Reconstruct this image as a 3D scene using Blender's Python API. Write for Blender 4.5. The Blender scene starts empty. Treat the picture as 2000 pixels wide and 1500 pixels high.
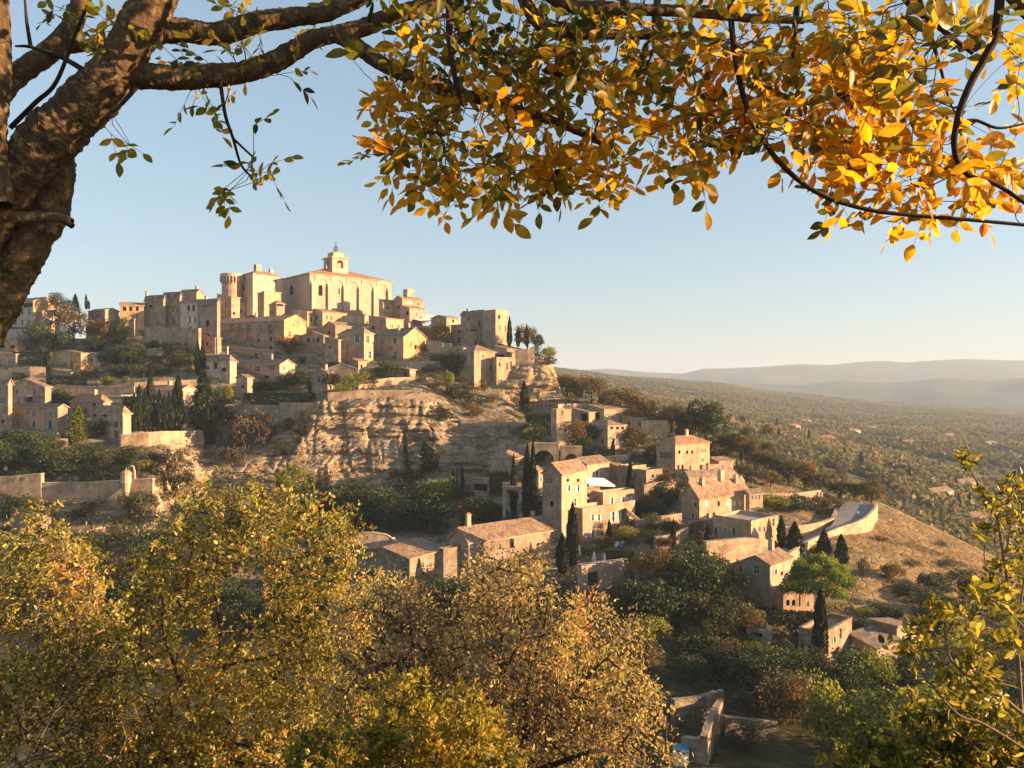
import bpy, math, random
import numpy as np
from mathutils import Vector
R = math.radians
SC = bpy.context.scene
COL = SC.collection
F = 1500.0                      # focal length in photograph pixels (2000 x 1500)
# ---------------------------------------------------------------- camera, sky, sun, exposure
cam = bpy.data.cameras.new('camera'); co = bpy.data.objects.new('camera', cam); COL.objects.link(co)
cam.sensor_width = 36; cam.lens = 36 * F / 2000; cam.clip_start = .1; cam.clip_end = 60000
co.location = (0, 0, 0); co.rotation_euler = (R(90), 0, 0); SC.camera = co
SUN_AZ, SUN_EL = 95.0, 10.5     # degrees clockwise from the view direction (+Y), above the horizon
W = bpy.data.worlds.new('World'); SC.world = W; W.use_nodes = True
wn = W.node_tree; bg = wn.nodes['Background']
sky = wn.nodes.new('ShaderNodeTexSky'); sky.sky_type = 'NISHITA'; sky.sun_disc = False
sky.sun_elevation = R(SUN_EL); sky.sun_rotation = R(SUN_AZ); sky.altitude = 300
sky.air_density = 1.0; sky.dust_density = 1.1; sky.ozone_density = 4.6
gm = wn.nodes.new('ShaderNodeGamma'); gm.inputs[1].default_value = .52; wn.links.new(sky.outputs[0], gm.inputs[0]); tn = wn.nodes.new('ShaderNodeMix'); tn.data_type = 'RGBA'; tn.blend_type = 'MULTIPLY'; tn.inputs[0].default_value = 1; tn.inputs[7].default_value = (.90, .845, .765, 1); wn.links.new(gm.outputs[0], tn.inputs[6]); wn.links.new(tn.outputs[2], bg.inputs[0]); bg.inputs[1].default_value = 0.15
sl = bpy.data.lights.new('sun', 'SUN'); sl.energy = 5.0; sl.angle = R(.5); sl.color = (1, .66, .36)
so = bpy.data.objects.new('sun', sl); COL.objects.link(so)
sd = Vector((math.sin(R(SUN_AZ)) * math.cos(R(SUN_EL)), math.cos(R(SUN_AZ)) * math.cos(R(SUN_EL)), math.sin(R(SUN_EL))))
so.rotation_euler = (-sd).to_track_quat('-Z', 'Y').to_euler()
SC.view_settings.view_transform = 'Standard'; SC.view_settings.look = 'None'
SC.view_settings.exposure = 1.9
SC.cycles.use_denoising = True
SC.cycles.max_bounces = 6; SC.cycles.diffuse_bounces = 4; SC.cycles.transmission_bounces = 3; SC.cycles.volume_bounces = 0
SC.cycles.transparent_max_bounces = 8; SC.cycles.glossy_bounces = 2
SC.cycles.caustics_reflective = False; SC.cycles.caustics_refractive = False

# ---------------------------------------------------------------- helpers
def P(px, py, Y): return np.array(((px - 1000) / F * Y, Y, (750 - py) / F * Y))
def tag(o, label=None, cat=None, group=None, kind=None):
    for k, v in (('label', label), ('category', cat), ('group', group), ('kind', kind)):
        if v: o[k] = v
    return o
def empty(name, loc):
    o = bpy.data.objects.new(name, None); COL.objects.link(o); o.location = loc; o.empty_display_size = .2
    return o
def link(name, me, parent=None, loc=None):
    o = bpy.data.objects.new(name, me); COL.objects.link(o)
    if parent: o.parent = parent
    if loc is not None: o.location = loc
    return o
def np_mesh(name, V, faces, mats=(), smooth=False, attr=None, mi=None, uv=None):
    """V (n,3); faces: (m,k) array or list of such arrays; attr {name: per-vertex floats}"""
    if isinstance(faces, np.ndarray): faces = [faces]
    faces = [f for f in faces if len(f)]
    me = bpy.data.meshes.new(name)
    V = np.asarray(V, np.float32)
    me.vertices.add(len(V)); me.vertices.foreach_set('co', V.ravel())
    li = np.concatenate([f.ravel() for f in faces]).astype(np.int32)
    tot = np.concatenate([np.full(len(f), f.shape[1], np.int32) for f in faces])
    st = np.concatenate([[0], np.cumsum(tot)[:-1]]).astype(np.int32)
    me.loops.add(len(li)); me.loops.foreach_set('vertex_index', li)
    me.polygons.add(len(tot)); me.polygons.foreach_set('loop_start', st); me.polygons.foreach_set('loop_total', tot)
    if mi is not None: me.polygons.foreach_set('material_index', np.asarray(mi, np.int32))
    if smooth: me.polygons.foreach_set('use_smooth', np.ones(len(tot), bool))
    if uv is not None:
        l = me.uv_layers.new(name='UVMap'); l.data.foreach_set('uv', np.asarray(uv, np.float32).ravel())
    for m in mats: me.materials.append(m)
    me.update(calc_edges=True)
    for k, v in (attr or {}).items():
        a = me.attributes.new(k, 'FLOAT', 'POINT'); a.data.foreach_set('value', np.asarray(v, np.float32))
    return me
class MB:
    """collects polygons (local coordinates) with material indices and UVs"""
    def __init__(s): s.v, s.f, s.m, s.uv = [], [], [], []
    def poly(s, pts, m=0, uv=None):
        i = len(s.v); s.v += [tuple(p) for p in pts]; s.f.append(list(range(i, i + len(pts)))); s.m.append(m)
        s.uv += list(uv) if uv else [(p[0], p[2]) for p in pts]
    def box(s, o, ax, ay, az, m=0):
        o, ax, ay, az = map(np.array, (o, ax, ay, az))
        p = [o, o + ax, o + ax + ay, o + ay]; q = [a + az for a in p]
        s.poly(p[::-1], m); s.poly(q, m)
        for i in range(4): j = (i + 1) % 4; s.poly([p[i], p[j], q[j], q[i]], m)
    def cbox(s, c, sx, sy, sz, m=0, rz=0):
        ca, sa = math.cos(rz), math.sin(rz); X = np.array((ca, sa, 0)) * sx; Y = np.array((-sa, ca, 0)) * sy
        s.box(np.array(c) - X / 2 - Y / 2, X, Y, (0, 0, sz), m)
    def lathe(s, c, prof, n=12, m=0, sweep=(0, 2 * math.pi)):
        c = np.array(c); A = [sweep[0] + (sweep[1] - sweep[0]) * i / n for i in range(n + 1)]
        for (r0, z0), (r1, z1) in zip(prof, prof[1:]):
            for a, b in zip(A, A[1:]):
                s.poly([c + (r0 * math.cos(a), r0 * math.sin(a), z0), c + (r0 * math.cos(b), r0 * math.sin(b), z0),
                        c + (r1 * math.cos(b), r1 * math.sin(b), z1), c + (r1 * math.cos(a), r1 * math.sin(a), z1)], m)
    def build(s, name, mats, parent=None, loc=None, smooth=False):
        me = bpy.data.meshes.new(name); me.from_pydata(s.v, [], s.f)
        for m in (mats if isinstance(mats, (list, tuple)) else [mats]): me.materials.append(m)
        me.polygons.foreach_set('material_index', np.array(s.m, np.int32))
        if smooth: me.polygons.foreach_set('use_smooth', np.ones(len(s.m), bool))
        l = me.uv_layers.new(name='UVMap'); l.data.foreach_set('uv', np.array(s.uv, np.float32).ravel())
        return link(name, me, parent, loc)
def _hash(ix, iy, iz, seed):
    h = (ix * 374761393 + iy * 668265263 + iz * 2147483647 + seed * 974711) & 0xffffffff
    h = ((h ^ (h >> 13)) * 1274126177) & 0xffffffff
    return ((h ^ (h >> 16)) & 0xffff) / 65535.0
def vnoise(p, seed=0):
    p = np.asarray(p, float); i = np.floor(p).astype(np.int64); f = p - i; f = f * f * (3 - 2 * f); r = 0
    for dx in (0, 1):
        for dy in (0, 1):
            for dz in (0, 1):
                w = (f[..., 0] if dx else 1 - f[..., 0]) * (f[..., 1] if dy else 1 - f[..., 1]) * (f[..., 2] if dz else 1 - f[..., 2])
                r = r + w * _hash(i[..., 0] + dx, i[..., 1] + dy, i[..., 2] + dz, seed)
    return r * 2 - 1
def fbm(p, n=4, seed=0):
    p = np.asarray(p, float); r = 0; a = 1
    for k in range(n): r = r + a * vnoise(p * 2 ** k + 17.3 * k, seed + k); a *= .5
    return r

# ---------------------------------------------------------------- materials
class NT:
    def __init__(s, name):
        s.m = bpy.data.materials.new(name); s.m.use_nodes = True; s.t = s.m.node_tree; s.t.nodes.clear()
        s.out = s.n('OutputMaterial')
    def n(s, typ, **kw):
        x = s.t.nodes.new('ShaderNode' + typ)
        for k, v in kw.items():
            if k.startswith('_'): setattr(x, k[1:], v)
            else:
                key = int(k[1:]) if k[0] == 'i' and k[1:].isdigit() else k.replace('__', ' ')
                s.set(x.inputs[key], v)
        return x
    def set(s, sock, v):
        if isinstance(v, bpy.types.NodeSocket): s.t.links.new(v, sock)
        elif isinstance(v, bpy.types.Node): s.t.links.new(v.outputs[0], sock)
        elif isinstance(v, (tuple, list)) and sock.type == 'RGBA': sock.default_value = tuple(v) + ((1,) if len(v) == 3 else ())
        else: sock.default_value = v
    def obj(s, sc=(1, 1, 1)):
        c = s.n('TexCoord').outputs['Object']
        return s.n('Mapping', Vector=c, Scale=sc).outputs[0]
    def noise(s, v, scale, detail=4, rough=.55): return s.n('TexNoise', Vector=v, Scale=scale, Detail=detail, Roughness=rough).outputs[0]
    def ramp(s, fac, stops):
        r = s.n('ValToRGB', Fac=fac); e = r.color_ramp.elements
        while len(e) < len(stops): e.new(.5)
        for el, (p, c) in zip(e, stops):
            el.position = p; el.color = tuple(c) + (1,) if not isinstance(c, (int, float)) else (c, c, c, 1)
        return r.outputs[0]
    def mix(s, a, b, f, typ='MIX'):
        x = s.n('Mix', _data_type='RGBA', _blend_type=typ); s.set(x.inputs[0], f); s.set(x.inputs[6], a); s.set(x.inputs[7], b)
        return x.outputs[2]
    def math(s, op, a, b=0.0):
        x = s.n('Math', _operation=op); s.set(x.inputs[0], a); s.set(x.inputs[1], b); return x.outputs[0]
    def bump(s, h, strength=.5, dist=.1): return s.n('Bump', Height=h, Strength=strength, Distance=dist).outputs[0]
    def surf(s, col, rough=.9, normal=None, spec=.2, **kw):
        b = s.n('BsdfPrincipled'); s.set(b.inputs['Base Color'], col); b.inputs['Roughness'].default_value = rough
        b.inputs['Specular IOR Level'].default_value = spec
        if normal is not None: s.set(b.inputs['Normal'], normal)
        for k, v in kw.items(): s.set(b.inputs[k.replace('__', ' ')], v)
        s.t.links.new(b.outputs[0], s.out.inputs[0]); return s.m
MAT = {}
def wall_mat(name, c, stone=.5, size=2.2, stain=.5):
    t = NT(name); v = t.obj()
    vs = t.obj((1, 1, 1.7))
    w = t.n('TexVoronoi', Vector=vs, Scale=size)
    d = t.n('TexVoronoi', Vector=vs, Scale=size, _feature='DISTANCE_TO_EDGE').outputs[0]
    cell = t.n('SeparateColor', i0=w.outputs['Color']).outputs[0]
    k = t.ramp(cell, [(0, .72), (1, 1.18)])
    col = t.mix(c, k, stone, 'MULTIPLY')
    joint = t.ramp(d, [(0, .62), (.09, 1)])
    col = t.mix(col, joint, stone * .7, 'MULTIPLY')
    big = t.ramp(t.noise(v, .28, 5), [(.3, (.66, .60, .55)), (.52, (1, 1, 1)), (.75, (1.12, 1.07, .98))])
    col = t.mix(col, big, stain, 'MULTIPLY')
    streak = t.ramp(t.noise(t.obj((1.3, 1.3, .12)), .9, 5), [(.35, (.62, .57, .52)), (.6, (1, 1, 1))])
    col = t.mix(col, streak, stain * .7, 'MULTIPLY')
    fine = t.ramp(t.noise(v, 7, 4), [(.25, .8), (.75, 1.12)])
    col = t.mix(col, fine, .7, 'MULTIPLY')
    pn = t.noise(t.obj((.5, .5, .6)), .8, 3, .5)
    col = t.mix(col, (1.2, 1.16, 1.1), t.ramp(pn, [(.53, 0.), (.56, stain)]), 'MULTIPLY')
    col = t.mix(col, (.78, .74, .72), t.ramp(pn, [(.40, stain), (.43, 0.)]), 'MULTIPLY')
    rnd = t.n('ObjectInfo').outputs['Random']
    col = t.mix(col, t.ramp(rnd, [(0, (.88, .88, .9)), (1, (1.08, 1.04, 1))]), 1, 'MULTIPLY')
    h = t.math('ADD', t.math('MULTIPLY', t.ramp(d, [(0, 0.), (.12, 1.)]), stone), t.noise(v, 6, 4))
    MAT[name] = t.surf(col, .93, t.bump(h, .55, .06), .1)
wall_mat('stone', (.46, .34, .24), .5, 2.2, .8); wall_mat('grey', (.43, .335, .255), .6, 2.2, .8); wall_mat('pale', (.55, .43, .32), .35, 2.2, .7)
wall_mat('cream', (.54, .40, .265), .28, 2.2, .65); wall_mat('pink', (.50, .35, .27), .15, 2.2, .6); wall_mat('ochre', (.54, .36, .20), .18, 2.2, .6)
wall_mat('white', (.58, .49, .42), .08, 2, .5); wall_mat('church', (.51, .395, .295), .14, 1.4, .3); wall_mat('rough', (.39, .305, .22), .9, 1.3, .8)
wall_mat('drywall', (.55, .415, .285), .85, 1.5, .7)
def tile_mat(name, c1, c2, c3):
    t = NT(name); uv = t.n('TexCoord').outputs['UV']; v = t.obj()
    sx = t.n('SeparateXYZ', Vector=uv)
    wv = t.math('ABSOLUTE', t.math('SINE', t.math('MULTIPLY', sx.outputs[0], math.pi / .34)))
    row = t.math('FRACT', t.math('MULTIPLY', sx.outputs[1], 1 / .42))
    br = t.n('TexVoronoi', Vector=t.n('Mapping', Vector=uv, Scale=(1 / .34, 1 / .42, 1)), Scale=1.0)
    cell = t.n('SeparateColor', i0=br.outputs['Color']).outputs[0]
    col = t.ramp(cell, [(0, c1), (.5, c2), (1, c3)])
    lich = t.ramp(t.noise(v, .7, 5), [(.3, (.62, .60, .56)), (.55, (1, 1, 1)), (.75, (1.25, 1.2, 1.08))])
    col = t.mix(col, lich, .9, 'MULTIPLY')
    col = t.mix(col, t.ramp(wv, [(0, .5), (.45, 1)]), .85, 'MULTIPLY')
    col = t.mix(col, t.ramp(t.n('ObjectInfo').outputs['Random'], [(0, (.85, .86, .88)), (1, (1.12, 1.03, .98))]), 1, 'MULTIPLY')
    h = t.math('ADD', wv, t.math('MULTIPLY', row, .3))
    MAT[name] = t.surf(col, .9, t.bump(h, .9, .09), .1)
tile_mat('tile', (.23, .145, .095), (.33, .225, .15), (.42, .33, .24)); tile_mat('tile_grey', (.17, .13, .10), (.26, .20, .155), (.35, .29, .23))
tile_mat('tile_red', (.30, .15, .09), (.40, .22, .14), (.45, .30, .21))
def flat(name, c, rough=.7, spec=.3, var=.15, sc=6):
    t = NT(name); n = t.noise(t.obj(), sc, 4)
    MAT[name] = t.surf(t.mix(c, t.ramp(n, [(.3, 1 - var), (.7, 1 + var)]), 1, 'MULTIPLY'), rough, None, spec)
flat('glass', (.035, .04, .045), .12, .5); flat('dark', (.018, .015, .013), .9, .1); flat('wood', (.16, .09, .05)); flat('wood_dark', (.06, .04, .028))
flat('sh_white', (.68, .66, .62)); flat('sh_blue', (.22, .32, .42)); flat('sh_grey', (.36, .36, .34)); flat('sh_brown', (.20, .12, .07)); flat('sh_green', (.2, .27, .2))
flat('frame', (.55, .5, .43)); flat('cloth', (.75, .72, .68), .9, .1, .05); flat('cloth_cream', (.72, .62, .46), .9, .1, .08); flat('metal', (.10, .10, .10), .5)
flat('blue_plastic', (.06, .19, .28), .5); flat('terracotta', (.42, .20, .11)); flat('orange_cloth', (.7, .3, .05)); flat('pool', (.12, .38, .40), .1, .5, .1)
flat('shirt', (.8, .8, .8)); flat('skin', (.5, .3, .2)); flat('cloth_blue', (.16, .2, .32), .9, .1)
t = NT('asphalt'); v = t.obj()
MAT['asphalt'] = t.surf(t.mix((.22, .195, .18), t.ramp(t.noise(v, .6, 6), [(.3, .8), (.7, 1.2)]), 1, 'MULTIPLY'), .85, t.bump(t.noise(v, 14, 3), .2, .02))
# rock and soil of the hill: rock where it is steep
t = NT('hill_ground'); v = t.obj(); g = t.n('NewGeometry')
warp = t.noise(t.obj((.05, .05, .05)), 1, 4)
st_v = t.n('VectorMath', _operation='ADD', i0=t.obj((.03, .04, .75)), i1=t.n('CombineXYZ', Z=t.math('MULTIPLY', warp, 1.6)).outputs[0]).outputs[0]
strata = t.noise(st_v, 1.0, 8, .68)
rock = t.ramp(strata, [(.30, (.22, .155, .10)), (.38, (.48, .36, .25)), (.46, (.58, .45, .32)), (.52, (.36, .265, .18)), (.56, (.58, .445, .315)), (.66, (.50, .38, .265)), (.72, (.64, .52, .385))])
rock = t.mix(rock, t.ramp(t.noise(t.obj((.25, .25, .03)), 1, 6), [(.38, (.50, .43, .38)), (.56, (1.04, 1.0, .97))]), .8, 'MULTIPLY')
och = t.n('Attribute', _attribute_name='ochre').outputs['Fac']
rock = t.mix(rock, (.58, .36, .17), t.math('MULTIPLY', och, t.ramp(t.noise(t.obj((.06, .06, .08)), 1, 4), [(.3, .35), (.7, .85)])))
crk = t.n('TexVoronoi', Vector=t.obj((.28, .28, .7)), Scale=1.0, _feature='DISTANCE_TO_EDGE').outputs[0]
rock = t.mix(rock, t.ramp(crk, [(0, .55), (.05, 1)]), .7, 'MULTIPLY')
rock = t.mix(rock, t.ramp(t.noise(v, .9, 6, .7), [(.3, .68), (.7, 1.2)]), .9, 'MULTIPLY')
soil = t.ramp(t.noise(v, .35, 7, .65), [(.3, (.075, .066, .034)), (.45, (.20, .155, .10)), (.6, (.32, .25, .17)), (.75, (.10, .09, .045))])
dry = t.ramp(t.noise(t.obj((.5, .9, 1)), .8, 8, .72), [(.3, (.11, .07, .035)), (.5, (.25, .165, .085)), (.7, (.37, .26, .145))])
zone = t.n('Attribute', _attribute_name='dry').outputs['Fac']
soil = t.mix(soil, t.ramp(t.noise(v, .5, 7, .65), [(.3, (.035, .031, .014)), (.5, (.075, .063, .03)), (.65, (.125, .10, .055)), (.8, (.05, .052, .02))]), t.n('Attribute', _attribute_name='litter').outputs['Fac'])
soil = t.mix(soil, dry, zone)
nz = t.n('SeparateXYZ', Vector=g.outputs['True Normal']).outputs[2]
steep = t.math('ADD', nz, t.math('MULTIPLY', t.math('SUBTRACT', t.noise(v, .25, 5), .5), .35))
k = t.ramp(steep, [(.62, 1.), (.80, 0.)])
hb = t.math('ADD', t.math('ADD', t.math('MULTIPLY', strata, 2.5), t.ramp(crk, [(0, 0.), (.1, .5)])), t.noise(v, 1.2, 7, .7))
MAT['hill'] = t.surf(t.mix(soil, rock, k), .95, t.bump(hb, .8, .5), .05)
# far land
t = NT('plain_ground'); v = t.obj()
c = t.ramp(t.noise(v, .02, 6, .6), [(.3, (.085, .082, .036)), (.5, (.12, .108, .05)), (.68, (.19, .155, .08))])
MAT['plain'] = t.surf(c, .95, t.bump(t.noise(v, .12, 4, .7), 1, 4), .05)
t = NT('far_hill_wood'); v = t.obj((1, 1, 1))
c = t.ramp(t.noise(v, .006, 8, .68), [(.3, (.045, .055, .03)), (.55, (.085, .085, .048)), (.75, (.16, .135, .085))])
MAT['far'] = t.surf(c, .95, t.bump(t.noise(v, .03, 5, .75), 1, 10), .05)
def leaf_mat(name, stops, trans=.45, tint=None, var=.5, rough=.55, glow=1.5):
    """stops: colours along a per-leaf tint, partly random, partly by place in the crown; translucent"""
    t = NT(name)
    r = t.n('Attribute', _attribute_name='tint').outputs['Fac']
    col = t.ramp(r, stops)
    if name == 'lf_over':
        vv = t.obj(); col = t.mix(col, t.ramp(t.noise(vv, 55, 5, .65), [(.32, (.42, .38, .30)), (.48, (1, 1, 1)), (.7, (1.18, 1.12, 1.0))]), .8, 'MULTIPLY')
        col = t.mix(col, (.12, .05, .02), t.ramp(t.noise(vv, 150, 3), [(.66, 0.), (.70, .7)]))
    o = t.n('ObjectInfo').outputs['Random']
    col = t.mix(col, t.ramp(o, [(0, (.78, .85, .8)), (.5, (1, 1, 1)), (1, (1.28, 1.12, .95))]), var, 'MULTIPLY')
    d = t.n('BsdfPrincipled'); t.set(d.inputs['Base Color'], col); d.inputs['Roughness'].default_value = rough; d.inputs['Specular IOR Level'].default_value = .25
    tr = t.n('BsdfTranslucent'); t.set(tr.inputs[0], t.mix(col, (glow, glow * .95, glow * .7), 1, 'MULTIPLY'))
    mx = t.n('MixShader', Fac=trans); t.set(mx.inputs[1], d.outputs[0]); t.set(mx.inputs[2], tr.outputs[0])
    t.t.links.new(mx.outputs[0], t.out.inputs[0]); MAT[name] = t.m
leaf_mat('lf_green', [(0, (.020, .033, .012)), (.6, (.046, .066, .022)), (1, (.10, .105, .032))], .22)
leaf_mat('lf_olive', [(0, (.035, .036, .016)), (.6, (.075, .07, .03)), (1, (.13, .115, .05))], .25)
leaf_mat('lf_autumn', [(0, (.050, .042, .015)), (.5, (.125, .088, .026)), (1, (.24, .145, .034))], .3)
leaf_mat('lf_gold', [(0, (.20, .12, .02)), (.5, (.36, .21, .025)), (1, (.48, .30, .05))], .4)
leaf_mat('lf_bright', [(0, (.07, .09, .015)), (.5, (.19, .20, .028)), (1, (.34, .31, .045))], .4)
leaf_mat('lf_cypress', [(0, (.010, .018, .008)), (.6, (.022, .032, .013)), (1, (.045, .05, .02))], .15)
leaf_mat('lf_brown', [(0, (.06, .042, .028)), (.5, (.11, .075, .045)), (1, (.17, .12, .065))], .25)
leaf_mat('lf_pine', [(0, (.05, .075, .012)), (.5, (.13, .165, .02)), (1, (.24, .26, .03))], .4)
leaf_mat('lf_wood', [(0, (.060, .060, .026)), (.45, (.11, .105, .046)), (.8, (.155, .135, .06)), (1, (.20, .15, .055))], .42)
leaf_mat('lf_over', [(0, (.032, .038, .010)), (.25, (.075, .078, .014)), (.42, (.19, .17, .02)), (.62, (.46, .25, .016)), (.85, (.58, .30, .016)), (1, (.60, .22, .014))], .6, var=0, rough=.4, glow=1.8)
leaf_mat('lf_bush', [(0, (.08, .065, .015)), (.3, (.21, .18, .030)), (.6, (.38, .325, .06)), (.85, (.58, .49, .18)), (1, (.48, .20, .035))], .4, var=0, rough=.35)  # the palest stop paints sunlit highlights into the leaf colour
leaf_mat('lf_sumac', [(0, (.13, .095, .055)), (.3, (.27, .19, .10)), (.5, (.40, .30, .12)), (.72, (.52, .42, .12)), (.92, (.54, .44, .12)), (1, (.46, .18, .07))], .4, var=0, rough=.45)
leaf_mat('lf_russet', [(0, (.10, .065, .022)), (.3, (.25, .17, .038)), (.6, (.42, .31, .06)), (.85, (.60, .45, .15)), (1, (.52, .20, .05))], .4, var=0, rough=.35)
leaf_mat('lf_lime', [(0, (.07, .068, .013)), (.4, (.20, .17, .024)), (.75, (.40, .32, .04)), (.93, (.5, .40, .12)), (1, (.46, .25, .03))], .45, var=0, rough=.4)
def bark(name, c1, c2, lich=None, sc=1.):
    t = NT(name); v = t.obj()
    n1 = t.noise(t.obj((1, 1, .45)), 30 * sc, 9, .78); n2 = t.noise(v, 26 * sc, 6, .7)
    col = t.ramp(n1, [(.3, c1), (.7, c2)])
    if lich: col = t.mix(col, lich, t.ramp(n2, [(.55, 0.), (.60, .9)]))
    MAT[name] = t.surf(col, .9, t.bump(t.math('ADD', t.math('MULTIPLY', n1, 1.6), n2), 1., .022 / sc), .15)
bark('bark', (.065, .042, .025), (.29, .18, .10), (.42, .29, .13)); bark('bark_dark', (.045, .03, .02), (.15, .10, .065), None, .5)
bark('bark_pale', (.14, .10, .07), (.34, .26, .18), None, 1); bark('bark_twig', (.16, .11, .075), (.38, .28, .20), None, 1); bark('bark_red', (.14, .06, .035), (.30, .14, .08), None, .3)
# ---------------------------------------------------------------- the hill, as rows running across the view from near to far
def zrow(Y, z): return [(-900, 750 - z / Y * F, Y), (2900, 750 - z / Y * F, Y)]
ROWS = [
 zrow(2, -1.75), zrow(12, -9), zrow(35, -19.5),
 [(-900, 1515, 72), (1250, 1515, 72), (1350, 1500, 72), (2900, 1500, 74)],
 [(-900, 1210, 125), (0, 1205, 120), (400, 1190, 122), (800, 1200, 115), (1000, 1190, 113), (1200, 1215, 110), (1400, 1330, 100), (1600, 1310, 104), (1800, 1330, 110), (2000, 1330, 114), (2900, 1330, 120)],
 [(-900, 1080, 150), (0, 1072, 150), (200, 1062, 153), (400, 1010, 165), (600, 1045, 170), (800, 1085, 150), (1000, 1090, 146), (1130, 1115, 136), (1250, 1130, 130), (1400, 1150, 127), (1550, 1200, 124), (1700, 1170, 135), (1850, 1180, 140), (2000, 1210, 148), (2900, 1300, 160)],
 [(-900, 1010, 158), (0, 1004, 159), (200, 1000, 159), (305, 990, 160), (345, 980, 176), (400, 960, 192), (600, 985, 197), (800, 978, 200), (950, 952, 202), (1050, 962, 180), (1150, 1055, 160), (1280, 1045, 152), (1400, 1090, 142), (1550, 1092, 146), (1640, 1086, 150), (1700, 1085, 152), (1850, 1120, 160), (2000, 1170, 160), (2900, 1290, 172)],
 [(-900, 970, 160), (0, 965, 161), (200, 962, 161), (305, 970, 161.5), (345, 960, 179), (400, 915, 197), (560, 925, 199), (600, 890, 202), (700, 858, 205), (830, 852, 207.5), (880, 900, 206), (950, 890, 207), (1050, 915, 192), (1100, 985, 180), (1150, 1015, 170), (1280, 1020, 161), (1400, 1055, 152), (1550, 1080, 148), (1640, 1075, 152), (1700, 1068, 160), (1850, 1102, 164), (2000, 1160, 164), (2900, 1280, 176)],
 [(-900, 955, 161), (0, 952, 162), (200, 948, 162), (305, 960, 162), (345, 940, 181), (400, 900, 199), (560, 900, 200.5), (600, 850, 202), (700, 836, 203.5), (830, 832, 206.5), (880, 870, 208), (950, 860, 209.5), (1050, 880, 197), (1100, 970, 182), (1150, 995, 175), (1280, 1005, 166), (1400, 1035, 158), (1550, 1070, 149), (1640, 1062, 155), (1700, 1052, 166), (1850, 1092, 167), (2000, 1155, 166), (2900, 1275, 178)],
 [(-900, 935, 163), (0, 930, 164), (200, 926, 164), (305, 940, 163.5), (345, 890, 190), (400, 875, 202), (480, 868, 204), (560, 842, 205), (600, 815, 204), (640, 774, 205.5), (700, 769, 207), (820, 767, 210.5), (860, 786, 212), (900, 818, 212), (1000, 828, 213.5), (1040, 835, 216), (1080, 890, 202), (1120, 950, 186), (1150, 965, 182), (1250, 988, 172), (1400, 1012, 164), (1500, 1040, 158), (1550, 1060, 152), (1640, 1048, 159), (1700, 1040, 170), (1850, 1085, 168), (2000, 1150, 168), (2900, 1270, 180)],
 [(-900, 860, 190), (0, 855, 190), (120, 868, 188), (260, 878, 185), (300, 842, 200), (400, 770, 228), (600, 762, 236), (680, 748, 238), (800, 728, 245), (900, 745, 240), (985, 765, 238), (1010, 795, 236.5), (1050, 800, 236), (1085, 796, 237), (1104, 800, 235), (1116, 818, 226), (1200, 885, 206), (1300, 928, 190), (1400, 972, 180), (1500, 1000, 175), (1550, 1003, 175), (1640, 1000, 185), (1700, 1003, 185), (1760, 1020, 184), (1850, 1066, 178), (2000, 1135, 178), (2900, 1260, 190)],
 [(-900, 750, 235), (0, 745, 235), (200, 752, 232), (400, 700, 252), (600, 700, 262), (800, 680, 268), (900, 690, 262), (970, 722, 246), (1000, 708, 243.5), (1040, 702, 243.5), (1062, 704, 244), (1078, 718, 245), (1090, 748, 243.5), (1105, 790, 238), (1116, 802, 233), (1200, 850, 218), (1300, 892, 205), (1400, 935, 196), (1500, 965, 190), (1550, 975, 190), (1640, 982, 195), (1700, 990, 194), (1760, 1010, 190), (1850, 1056, 185), (2000, 1126, 184), (2900, 1250, 196)],
 [(-900, 660, 275), (0, 662, 275), (200, 660, 278), (350, 655, 282), (450, 642, 290), (600, 634, 299), (780, 632, 302), (900, 655, 285), (1000, 676, 262), (1060, 692, 256), (1080, 712, 252), (1096, 756, 247), (1110, 778, 245), (1200, 806, 236), (1300, 850, 226), (1400, 896, 216), (1500, 935, 208), (1600, 962, 205), (1640, 972, 203), (1720, 984, 202), (1850, 1047, 195), (2000, 1118, 190), (2900, 1240, 202)],
]
PXS = np.arange(-700, 2701, 3.0)
def _rows():
    out = []
    for r in ROWS:
        a = np.array(r, float); py = np.interp(PXS, a[:, 0], a[:, 1]); Y = np.interp(PXS, a[:, 0], a[:, 2])
        k = np.array([1, 2, 3, 4, 3, 2, 1.]); k /= k.sum()
        f = lambda q: np.convolve(np.pad(q, 3, 'edge'), k, 'valid')
        Y = f(Y); z = (750 - f(py)) / F * Y
        out.append((Y, z))
    Y, z = out[-1]
    out.append((Y + 14, z - 2)); out.append((Y + 34, z - 16)); out.append((Y + 70, np.minimum(z - 34, -40)))
    return out
TR = _rows()
def ground(px, py):
    """depth of the hill's first visible surface at a picture point (the rows are true places, this only reads them back)"""
    Ys = np.array([np.interp(px, PXS, r[0]) for r in TR[:len(ROWS)]]); zs = np.array([np.interp(px, PXS, r[1]) for r in TR[:len(ROWS)]])
    p = 750 - zs / Ys * F
    for i in range(2, len(Ys) - 1):
        if p[i] >= py >= p[i + 1]:
            k = (750 - py) / F
            # z = k*Y on the straight segment
            dz, dY = zs[i + 1] - zs[i], Ys[i + 1] - Ys[i]; den = dz - k * dY
            if abs(den) < 1e-9: return Ys[i]
            return Ys[i] + dY * min(1, max(0, (k * Ys[i] - zs[i]) / den))
    return Ys[-1] if py < p[-1] else Ys[3]
SUB = [3, 5, 8, 16, 12, 10, 30, 10, 34, 26, 34, 26, 3, 4, 3]
gv = []
for i in range(len(TR) - 1):
    for j in range(SUB[i]):
        k = j / SUB[i]; gv.append((TR[i][0] * (1 - k) + TR[i + 1][0] * k, TR[i][1] * (1 - k) + TR[i + 1][1] * k))
gv.append(TR[-1])
GY = np.array([a for a, b in gv]); GZ = np.array([b for a, b in gv]); U = (PXS - 1000) / F
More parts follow.
